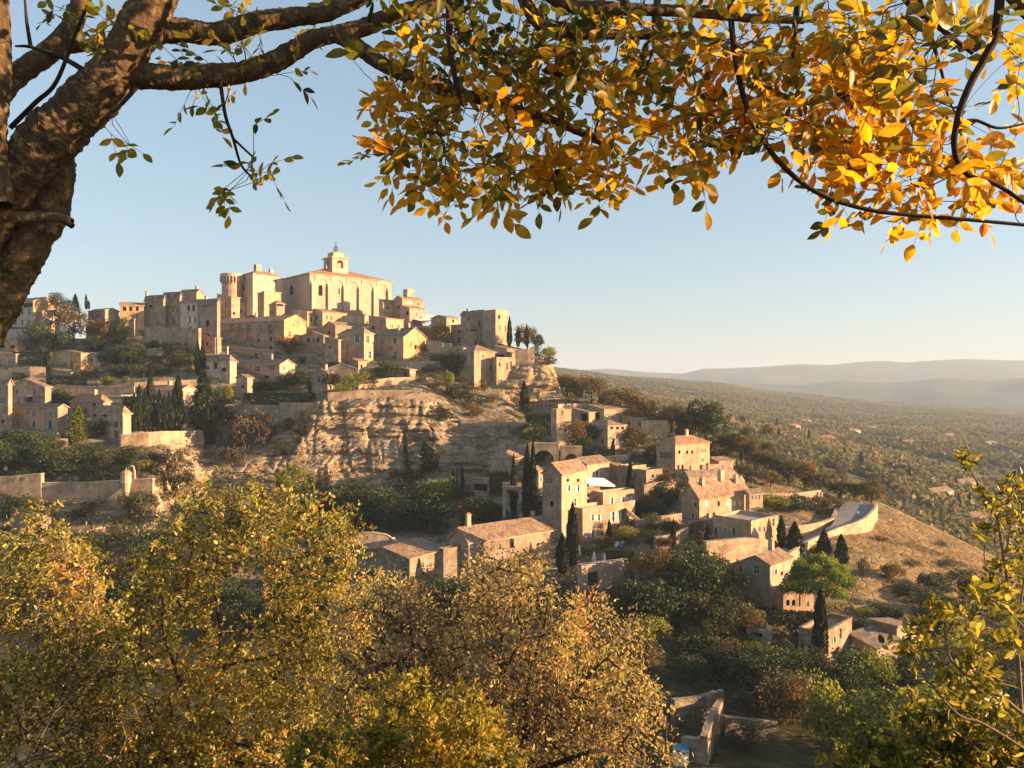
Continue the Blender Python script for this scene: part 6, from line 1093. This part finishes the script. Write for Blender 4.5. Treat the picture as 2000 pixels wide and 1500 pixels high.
def in_poly(px, py, poly):
    c = False; j = len(poly) - 1
    for i in range(len(poly)):
        if (poly[i][1] > py) != (poly[j][1] > py) and px < (poly[j][0] - poly[i][0]) * (py - poly[i][1]) / (poly[j][1] - poly[i][1]) + poly[i][0]: c = not c
        j = i
    return c
def near_ground(x, Y): return np.interp(Y, [2, 12, 35, 72], [-1.75, -9, -19.5, -36])
def bush(name, label, cat, seed, Y0, poly, nt, limbs, dep, leafL, leafW, per, shoot, mat, wood, tip, tintf, up=.5, spread=.5, tuft=False, gap=-.3, gapf=1.):
    """poly: outline of the crown as seen; the crown is dep metres deep either way"""
    rng = np.random.default_rng(seed); sk = Skel(rng)
    for pts, r0, r1 in limbs: sk.limb([P(a, b, Y0 + c) for a, b, c in pts], r0, r1)
    xs = [q[0] for q in poly]; ys = [q[1] for q in poly]; T_ = []
    while len(T_) < nt:
        a, b = rng.uniform(min(xs), max(xs)), rng.uniform(min(ys), max(ys))
        q = P(a, b, Y0 + dep * rng.uniform(-1, 1))
        if in_poly(a, b, poly) and fbm((q * 13 / Y0 * gapf)[None], 2, seed + 90)[0] > gap: T_.append(q)
    T_ = np.array(T_); d0 = np.array([np.min(np.linalg.norm(sk.p[:sk.n] - t, axis=1)) for t in T_])
    for t in T_[np.argsort(d0)]: sk.reach(t, .22 * Y0 / 12, up, .05)
    r = sk.radii(tip, 2.4, .12); org = P(limbs[0][0][0][0], limbs[0][0][0][1], Y0)
    root = empty(name, org); tag(root, label, cat)
    [sk.mesh('trunk' if j == 0 else 'limb', r, lambda i, a=a, b_=b_: a <= i < b_, 8, wood, root, org) for j, (a, b_) in enumerate(sk.limbs)]; sk.mesh('branches', r, lambda i: sk.fix[i] == 0, 4, wood if wood == 'bark_dark' else 'bark_twig', root, org)
    tips = np.array(sk.tips); B, D = [], []
    p1 = sk.p[tips]; p0 = sk.p[sk.par[tips]]; dv = p1 - p0; dv /= np.linalg.norm(dv, axis=1, keepdims=True) + 1e-9
    sd = dv + rng.normal(size=dv.shape) * spread + [0, 0, up * .5]; sd /= np.linalg.norm(sd, axis=1, keepdims=True)
    k = rng.random((len(tips), per)); k = np.sort(k, 1)
    if tuft: k = k ** .5
    pos = p1[:, None] + sd[:, None] * (k[..., None] - (.35 if not tuft else .6)) * shoot + rng.normal(size=(len(tips), per, 3)) * shoot * (.05 if not tuft else .16)
    ld = sd[:, None] * .7 + rng.normal(size=pos.shape) * .8
    base = pos.reshape(-1, 3); ld = ld.reshape(-1, 3); n = len(base); nm = rng.normal(size=(n, 3)) + [0, -.2, .7]
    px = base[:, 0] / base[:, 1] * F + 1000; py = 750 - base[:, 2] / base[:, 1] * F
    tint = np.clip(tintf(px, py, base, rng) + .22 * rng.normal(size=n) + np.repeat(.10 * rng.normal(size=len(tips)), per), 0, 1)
    leaf_mesh('foliage', base, ld, nm, leafL * rng.uniform(.6, 1.25, n), leafW * rng.uniform(.7, 1.2, n), mat, tint, root, org)
    # shoots carrying the leaves
    sh = []
    V = np.stack([p1 - sd * .35 * shoot, p1 + sd * .6 * shoot], 1); u = np.cross(sd, rng.normal(size=sd.shape)); u /= np.linalg.norm(u, axis=1, keepdims=True); w_ = .004 * Y0 / 12
    Vs = np.stack([V[:, 0] - u * w_, V[:, 0] + u * w_, V[:, 1] + u * w_ * .3, V[:, 1] - u * w_ * .3], 1).reshape(-1, 3)
    link('twigs', np_mesh('twigs', Vs - org, np.arange(4 * len(tips)).reshape(-1, 4), [MAT['bark_twig']]), root)
    return root
nz = lambda b, s, sc: fbm(b * sc, 3, s)
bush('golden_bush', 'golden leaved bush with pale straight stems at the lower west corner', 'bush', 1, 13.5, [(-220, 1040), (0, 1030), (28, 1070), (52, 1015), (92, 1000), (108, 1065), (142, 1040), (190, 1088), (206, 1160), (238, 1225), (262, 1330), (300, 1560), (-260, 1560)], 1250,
     [([(-120, 2000, 0), (-60, 1700, 0), (20, 1540, 0)], .09, .05), ([(-60, 1700, 0), (90, 1420, -.3), (160, 1300, -.4)], .03, .012), ([(-100, 1800, 0), (-60, 1400, .3), (0, 1200, .4)], .04, .012), ([(-60, 1700, 0), (40, 1500, -.5), (180, 1480, -.6)], .03, .01), ([(-60, 1650, 0), (10, 1420, .2), (80, 1180, .2)], .03, .01)],
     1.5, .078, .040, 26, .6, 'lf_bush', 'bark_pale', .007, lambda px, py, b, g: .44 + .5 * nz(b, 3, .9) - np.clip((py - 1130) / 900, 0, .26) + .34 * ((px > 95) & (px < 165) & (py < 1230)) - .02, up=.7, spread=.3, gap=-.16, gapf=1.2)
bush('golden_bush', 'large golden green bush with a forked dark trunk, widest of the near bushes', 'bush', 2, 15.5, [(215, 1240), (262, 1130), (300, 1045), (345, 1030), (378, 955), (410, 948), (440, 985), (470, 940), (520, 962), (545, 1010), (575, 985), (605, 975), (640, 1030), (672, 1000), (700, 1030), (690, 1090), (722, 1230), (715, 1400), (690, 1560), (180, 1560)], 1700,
     [([(340, 1900, 0), (360, 1600, 0), (392, 1440, 0), (415, 1370, 0)], .11, .055), ([(415, 1370, 0), (440, 1300, .2), (500, 1220, .4), (590, 1120, .6)], .05, .015), ([(415, 1370, 0), (430, 1250, 0), (420, 1130, .2), (440, 1030, .2)], .045, .012), ([(392, 1440, 0), (350, 1330, -.3), (318, 1220, -.4), (320, 1130, -.4)], .045, .014), ([(400, 1440, 0), (470, 1455, -.6), (560, 1475, -.9)], .04, .015), ([(440, 1300, .2), (560, 1270, 0), (660, 1200, .1)], .03, .01), ([(360, 1560, 0), (300, 1420, .3), (262, 1300, .5)], .035, .01)],
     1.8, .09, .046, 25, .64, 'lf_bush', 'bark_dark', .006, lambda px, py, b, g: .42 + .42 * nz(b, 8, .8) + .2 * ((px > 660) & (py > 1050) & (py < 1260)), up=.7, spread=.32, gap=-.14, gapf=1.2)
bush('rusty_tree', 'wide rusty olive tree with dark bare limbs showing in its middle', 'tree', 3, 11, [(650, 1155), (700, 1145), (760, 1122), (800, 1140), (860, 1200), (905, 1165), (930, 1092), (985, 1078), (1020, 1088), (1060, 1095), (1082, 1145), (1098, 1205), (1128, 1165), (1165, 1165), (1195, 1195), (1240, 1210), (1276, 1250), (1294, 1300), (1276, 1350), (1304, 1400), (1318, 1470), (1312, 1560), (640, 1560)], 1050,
     [([(1020, 1950, 0), (1010, 1650, 0), (1015, 1480, 0), (1025, 1400, 0)], .11, .06), ([(1025, 1400, 0), (1042, 1300, -.3), (1062, 1230, -.5), (1072, 1165, -.5)], .05, .012), ([(1020, 1420, 0), (985, 1320, -.5), (980, 1240, -.6), (960, 1180, -.5)], .05, .012), ([(1025, 1440, 0), (1100, 1380, -.6), (1150, 1320, -.8), (1195, 1275, -.8)], .045, .01), ([(1010, 1520, 0), (1090, 1490, -1.2), (1180, 1465, -1.4), (1270, 1490, -1.0)], .045, .012), ([(1015, 1480, 0), (900, 1400, -.5), (800, 1330, -.6), (740, 1240, -.4)], .045, .012), ([(1045, 1290, -.4), (1010, 1200, .4), (1000, 1120, .5)], .04, .012)],
     1.4, .068, .032, 26, .42, 'lf_sumac', 'bark_dark', .007, lambda px, py, b, g: .34 + .4 * nz(b, 5, .9) + .22 * (px > 1130) + .15 * (py < 1180) - .12 * ((px > 780) & (px < 1100) & (py > 1180)), up=.35, spread=.6, tuft=True, gap=-.02, gapf=1.5)  # sunlight painted in: leaves tinted yellower along the right and top edges
bush('lime_bush', 'bright yellow green bush low between the golden bush and the rusty tree', 'bush', 4, 8.5, [(540, 1560), (585, 1450), (640, 1412), (720, 1420), (745, 1345), (800, 1312), (845, 1365), (905, 1350), (945, 1362), (962, 1420), (1005, 1465), (1030, 1560)], 480,
     [([(800, 2200, 0), (800, 1800, 0), (800, 1600, 0)], .06, .03), ([(800, 1600, 0), (740, 1480, 0), (700, 1420, 0)], .02, .008), ([(800, 1600, 0), (860, 1460, .2), (900, 1370, .2)], .02, .008)],
     .9, .07, .03, 34, .32, 'lf_lime', 'bark_pale', .003, lambda px, py, b, g: .5 + .35 * nz(b, 6, 1.5), up=.5, spread=.5)
bush('lime_bush', 'yellow green leafy bush in the lower east corner', 'bush', 5, 6.5, [(1590, 1560), (1640, 1470), (1700, 1440), (1745, 1470), (1785, 1385), (1830, 1410), (1890, 1345), (1925, 1370), (1960, 1390), (2010, 1430), (2080, 1470), (2100, 1560)], 300,
     [([(1900, 2300, 0), (1880, 1900, 0), (1880, 1650, 0)], .05, .03), ([(1880, 1650, 0), (1860, 1520, 0), (1800, 1440, .1)], .02, .006), ([(1880, 1650, 0), (1960, 1500, 0), (1990, 1440, .1)], .02, .006)],
     .8, .078, .033, 30, .3, 'lf_lime', 'bark_pale', .0025, lambda px, py, b, g: .42 + .4 * nz(b, 7, 1.5), up=.4, spread=.55)
def sapling(label, seed, Y0, limbs, clusters, L, Wd, per):
    rng = np.random.default_rng(seed); sk = Skel(rng)
    for pts, r0, r1 in limbs: sk.limb([P(a, b, Y0 + .0) for a, b in pts], r0, r1)
    for cx, cy, rx, ry, n in clusters:
        for _ in range(n): sk.reach(P(cx + rng.normal() * rx * .5, cy + rng.normal() * ry * .5, Y0 + rng.normal() * .18), .06, .1, .0)
    r = sk.radii(.0016, 2.4, .03); org = sk.p[0].copy(); root = empty('sapling_tree', org); tag(root, label, 'sapling'); [sk.mesh('stem' if j == 0 else 'branch', r, lambda i, a=a, b_=b_: a <= i < b_, 6, 'bark_twig', root, org) for j, (a, b_) in enumerate(sk.limbs)]; sk.mesh('foliage_stalks', r, lambda i: sk.fix[i] == 0, 4, 'bark_twig', root, org)
    tips = np.array(sk.tips); p1 = sk.p[tips]; n = len(tips) * per; base = np.repeat(p1, per, 0) + rng.normal(size=(n, 3)) * L * .25; ld = rng.normal(size=(n, 3)) + [0, -.2, .35]
    leaf_mesh('foliage', base, ld, rng.normal(size=(n, 3)) + [0, 0, .8], L * rng.uniform(.6, 1.2, n), Wd * rng.uniform(.8, 1.2, n), 'lf_lime', np.clip(.38 + .28 * rng.normal(size=n), 0, 1), root, org)
sapling('slender sapling with leafy tufts at the top of its bare stems', 31, 6, [([(2020, 2000), (2000, 1500), (1985, 1250), (1962, 1100), (1945, 1005), (1915, 955), (1890, 905)], .02, .005), ([(1962, 1100), (1975, 1020), (1985, 960)], .007, .004), ([(1945, 1005), (1935, 985)], .005, .003), ([(1970, 1150), (1926, 1110), (1924, 1040)], .006, .004), ([(1985, 1250), (2000, 1130), (2010, 1040)], .008, .004)],
        [(1890, 898, 24, 14, 12), (1935, 980, 26, 22, 10), (1985, 952, 24, 22, 12), (1985, 1005, 30, 22, 14), (1925, 1032, 22, 18, 8), (2000, 1060, 30, 40, 14), (1975, 1110, 24, 24, 10), (1940, 1120, 22, 24, 10)], .075, .03, 8)
sapling('arching leafy shoots reaching in low beside the valley garden', 32, 5, [([(2080, 1900), (2060, 1500), (1970, 1371), (1910, 1347), (1880, 1314), (1853, 1278), (1844, 1212)], .018, .004), ([(2060, 1500), (1925, 1416), (1880, 1401), (1844, 1368), (1805, 1317), (1787, 1281)], .012, .004), ([(2060, 1500), (2040, 1290), (1990, 1215), (1940, 1164), (1910, 1131)], .012, .004), ([(1853, 1278), (1800, 1262)], .005, .003)],
        [(1846, 1196, 34, 16, 12), (1782, 1264, 40, 26, 14), (1800, 1230, 26, 16, 6), (1905, 1290, 30, 30, 10), (1930, 1335, 30, 30, 14), (1925, 1150, 30, 30, 12), (1965, 1180, 30, 26, 8), (1960, 1260, 30, 24, 8), (1860, 1330, 40, 30, 10), (1905, 1230, 24, 20, 6)], .085, .034, 7)
# ---------------------------------------------------------------- the autumn tree overhead
rng = np.random.default_rng(77); sk = Skel(rng)
def ob(pts, r0, r1, Y=2.6, dY=0., par=None):
    """limb through picture points, radius in picture pixels, at depth Y..Y+dY"""
    n = len(pts); return sk.limb([P(a, b, Y + dY * i / (n - 1)) for i, (a, b) in enumerate(pts)], r0 / F * Y, r1 / F * (Y + dY), par, 7)
YT = 2.5
ob([(-330, 1500), (-200, 1000), (-70, 720), (-15, 610), (42, 500), (92, 412), (108, 345), (105, 280)], 46, 33, YT + .10)
ob([(-330, 1300), (-170, 760), (-80, 520), (-10, 400), (48, 325), (105, 262)], 54, 47, YT)
ob([(110, 262), (165, 205), (215, 150), (258, 82), (300, 0), (340, -110), (380, -260)], 46, 37, YT)
ob([(-10, 400), (-22, 260), (-14, 120), (-18, 0), (-40, -150)], 33, 26, YT - .1)
ob([(215, 150), (280, 148), (340, 152), (420, 147), (470, 142), (520, 128), (565, 104), (620, 74), (690, 60), (760, 34), (850, 5), (960, -40), (1100, -90)], 26, 13, YT, .25)
ob([(655, 66), (700, 92), (745, 124), (800, 150), (860, 172), (930, 192), (1000, 212), (1090, 240), (1185, 282)], 17, 7, YT + .1, .1)
ob([(258, 82), (310, 62), (360, 60), (430, 66), (500, 44), (570, 34), (640, 22), (730, -20), (830, -70)], 26, 15, YT + .05, .2)
ob([(300, 0), (290, -60), (250, -120)], 40, 30, YT + .1)
ob([(-20, 210), (30, 150), (85, 110), (125, 72), (150, 30), (165, -40)], 20, 17, YT + .35, .1); ob([(85, 100), (140, 92), (215, 82)], 13, 10, YT + .45)
ob([(40, 428), (80, 424), (118, 426), (140, 434)], 13, 8, YT - .12); ob([(118, 426), (142, 442)], 7, 6, YT - .12)
ob([(185, 150), (120, 112), (60, 92), (30, 90)], 6, 2, YT - .05); ob([(60, 92), (52, 40), (48, -10)], 4, 2, YT - .05)
ob([(20, 250), (70, 200), (110, 160), (150, 60), (180, -10)], 5, 3, YT + .05); ob([(30, 250), (70, 225), (115, 195), (125, 170)], 2, 1, YT)
ob([(268, 168), (245, 195), (218, 222)], 5, 3, YT - .06)
ob([(430, 160), (440, 225), (455, 270), (470, 320), (490, 345)], 4, 2, YT + .05); ob([(455, 270), (478, 292), (500, 312)], 2.5, 2, YT + .05)
# a limb above the view carries the boughs that hang in from the top
top = ob([(380, -260), (640, -330), (1000, -360), (1400, -330), (1800, -260), (2150, -180)], 42, 20, YT, .1)
ob([(900, -350), (980, -120), (1090, 0), (1200, 16), (1330, 22), (1450, 34), (1570, 40)], 16, 7, YT, .1)
ob([(980, -120), (1040, 30), (1100, 62), (1200, 68), (1330, 70)], 14, 7, YT + .1, .1)
ob([(1900, -240), (1950, -60), (1945, 60), (1925, 110), (1895, 165), (1872, 225), (1864, 290), (1886, 338), (1945, 360), (2010, 402)], 10, 3.5, YT - .15); ob([(1870, 240), (1905, 235), (1950, 250), (2010, 240)], 4, 2, YT - .15)
ob([(1950, -60), (1985, 0), (2030, 50)], 16, 10, YT - .15)
ob([(1400, -330), (1420, -100), (1430, 60), (1450, 180), (1480, 255), (1530, 325), (1600, 378), (1690, 408), (1780, 420), (1880, 428), (2010, 440)], 6.5, 3.5, YT - .05)
ob([(1700, -280), (1740, -80), (1770, 0), (1830, 50), (1900, 104)], 9, 4, YT, .1); ob([(1700, -280), (1790, -20), (1830, 110), (1855, 200)], 6, 2, YT + .1)
ob([(1300, -340), (1290, -60), (1280, 60), (1310, 160)], 10, 4, YT + .2); ob([(1000, -360), (890, -60), (880, 90), (900, 200)], 10, 4, YT - .1); ob([(1550, -300), (1560, -40), (1550, 90), (1560, 200)], 9, 3, YT + .15)
BL = [(850, 60, 110, 70, 20), (800, 95, 50, 50, 6), (1000, 60, 150, 70, 26), (1150, 60, 150, 80, 26), (1350, 60, 150, 70, 26), (1550, 60, 150, 70, 24), (1740, 45, 140, 60, 20), (1900, 70, 90, 50, 12), (1980, 110, 40, 40, 5), (840, 230, 100, 70, 22), (980, 220, 130, 80, 30), (1130, 220, 110, 80, 28), (1280, 180, 110, 90, 28), (1420, 170, 110, 100, 26), (1550, 160, 110, 100, 26), (1665, 170, 80, 80, 18),
      (800, 330, 70, 55, 12), (900, 350, 90, 55, 18), (1030, 345, 100, 60, 22), (1140, 350, 65, 55, 14), (858, 405, 34, 26, 5), (970, 410, 30, 24, 5), (1200, 400, 22, 26, 5), (1310, 310, 60, 44, 12), (1430, 290, 70, 40, 12), (1350, 360, 22, 24, 4), (1530, 290, 50, 40, 7), (735, 330, 20, 20, 3),
      (1620, 270, 75, 60, 16), (1740, 260, 70, 75, 18), (1815, 215, 40, 55, 8), (1700, 360, 90, 44, 20), (1790, 370, 60, 55, 14), (1640, 430, 46, 28, 6), (1780, 445, 60, 40, 10), (1880, 320, 36, 36, 5), (1935, 375, 46, 44, 10), (1895, 465, 28, 26, 4), (1990, 210, 16, 20, 3), (1985, 470, 14, 30, 2),
      (480, 100, 70, 36, 12), (385, 112, 50, 28, 7), (405, 188, 56, 36, 9), (500, 330, 34, 26, 6), (480, 372, 44, 24, 7), (225, 268, 36, 36, 5), (110, 18, 40, 14, 5), (560, 152, 20, 14, 3), (235, 42, 60, 22, 6), (200, 60, 50, 20, 5), (470, 30, 50, 24, 6), (580, 60, 30, 20, 3), (650, 30, 40, 24, 3), (145, 155, 14, 16, 1), (480, 235, 24, 14, 2)]
tg = []
for cx, cy, rx, ry, n in BL:
    for _ in range(int(n * (1.65 if cx > 690 else .9))):
        a = rng.random() * 6.283; q = math.sqrt(rng.random()); cy2 = cy - (38 if cy > 200 and cx > 690 else 0) - (24 if cx > 1560 and cy > 240 else 0); tg.append(P(cx + rx * q * math.cos(a), cy2 + ry * q * math.sin(a), YT + .12 + rng.normal() * .22))
for _ in range(110): tg.append(P(rng.uniform(650, 1500), rng.uniform(-330, -20), YT + .1 + rng.normal() * .3))
tg = np.array(tg); d0 = np.array([np.min(np.linalg.norm(sk.p[:sk.n] - t_, axis=1)) for t_ in tg])
for t_ in tg[np.argsort(d0)]: sk.reach(t_, .035, 0., -.02, .3)
rr = sk.radii(.0011, 2.5, .012); org = sk.p[0].copy(); root = empty('autumn_tree', org); tag(root, 'leaning tree close overhead with a lichen spotted trunk and orange autumn leaves', 'tree')
# thick limbs as smooth tubes, twigs as fine segments
chains = []; cur = []
for i in range(sk.n):
    if sk.fix[i] <= 0: break
    if cur and sk.par[i] == i - 1: cur.append(i)
    else:
        if cur: chains.append(cur)
        cur = [i]
if cur: chains.append(cur)
big, small = [], []
for c in chains:
    pth = sk.p[c]; rad = sk.fix[c]
    if rad.max() > .016:
        p2 = smooth(pth, len(pth) * 8); r2 = np.interp(np.linspace(0, 1, len(p2)), np.linspace(0, 1, len(rad)), rad); wob = np.array([fbm(np.array([[0, 0, q[0] * 9 + q[2] * 9]]), 2, 4)[0] for q in p2])
        big.append((tube(p2, r2 * (1 + .09 * wob), 40, jit=(60, .09), seed=3), rad.max()))
    else: small.append(tube(pth, rad, 7))
tr = [v for v, m in big if m > .05]; br = [v for v, m in big if m <= .05]
for v, q in tr: link('trunk', np_mesh('trunk', v - org, q, [MAT['bark']], True), root)
for v, q in br: link('branch', np_mesh('branch', v - org, q, [MAT['bark']], True), root)
for v, q in small: link('branchlet', np_mesh('branchlet', v - org, q, [MAT['bark_dark']], True), root)
sk.mesh('twigs', rr, lambda i: sk.fix[i] == 0, 5, 'bark_red', root, org)
B_, D_, N_, L_, T_ = [], [], [], [], []; stem = []
for ti in sk.tips:
    p1 = sk.p[ti]; d = p1 - sk.p[sk.par[ti]]; d /= np.linalg.norm(d) + 1e-9; d = d + rng.normal(size=3) * .4 + np.array((0, 0, -.25)); d /= np.linalg.norm(d)
    px, py = p1[0] / p1[1] * F + 1000, 750 - p1[2] / p1[1] * F
    nrm = rng.normal(size=3) + np.array((0, -.5, .9)); s_ = np.cross(d, nrm); s_ /= np.linalg.norm(s_); nrm = np.cross(s_, d)
    if px < 700: t0 = .40 + .1 * rng.normal()
    else:
        t0 = .65 + .16 * rng.normal() + (.03 if px > 1250 else 0) + (.08 if py > 280 else 0) - (.17 if (px < 1300 and py < 150) else 0) - (.12 if py < 90 else 0) - (.05 if p1[1] < YT else 0)
        if rng.random() < .24: t0 -= .24
    big_ = rng.uniform(.036, .058) * (1.12 if px > 1600 else 1.) * (.78 if px < 700 else 1)
    npair = rng.integers(2, 4); rl = big_ * (1.1 + .5 * npair)
    for k in range(npair):
        f = (k + .35) / npair
        for sg in (-1, 1):
            if rng.random() < .12: continue
            B_.append(p1 + d * rl * f); D_.append(d * .55 + sg * s_ * .85 + rng.normal(size=3) * .28); N_.append(nrm + rng.normal(size=3) * .45); L_.append(big_ * rng.uniform(.75, 1.15)); T_.append(t0 + .09 * rng.normal())
    B_.append(p1 + d * rl); D_.append(d + rng.normal(size=3) * .2); N_.append(nrm + rng.normal(size=3) * .4); L_.append(big_ * 1.1); T_.append(t0 + .08 * rng.normal())
    stem.append(tube([p1, p1 + d * rl * .5, p1 + d * rl], [.0009, .0008, .0006], 4))
V, Q = merge(stem); link('leaf_stalks', np_mesh('leaf_stalks', V - org, Q, [MAT['bark_red']], True), root)
L_ = np.array(L_); leaf_mesh('foliage', np.array(B_), np.array(D_), np.array(N_), L_ * 1.08, L_ * .6 * rng.uniform(.85, 1.15, len(L_)), 'lf_over', np.clip(T_, 0, 1), root, org, .08)
# ---------------------------------------------------------------- the air
t = bpy.data.materials.new('haze'); t.use_nodes = True; nt = t.node_tree; nt.nodes.clear(); ou = nt.nodes.new('ShaderNodeOutputMaterial')
pv = nt.nodes.new('ShaderNodeVolumePrincipled'); pv.inputs['Color'].default_value = (.64, .77, .96, 1); pv.inputs['Density'].default_value = 1.5e-4; pv.inputs['Anisotropy'].default_value = .05
nt.links.new(pv.outputs[0], ou.inputs['Volume'])
b = MB(); b.box((-7000, -1500, -150), (16000, 0, 0), (0, 12000, 0), (0, 0, 400)); tag(b.build('haze', t), 'pale air haze over the plain', 'haze', None, 'stuff')
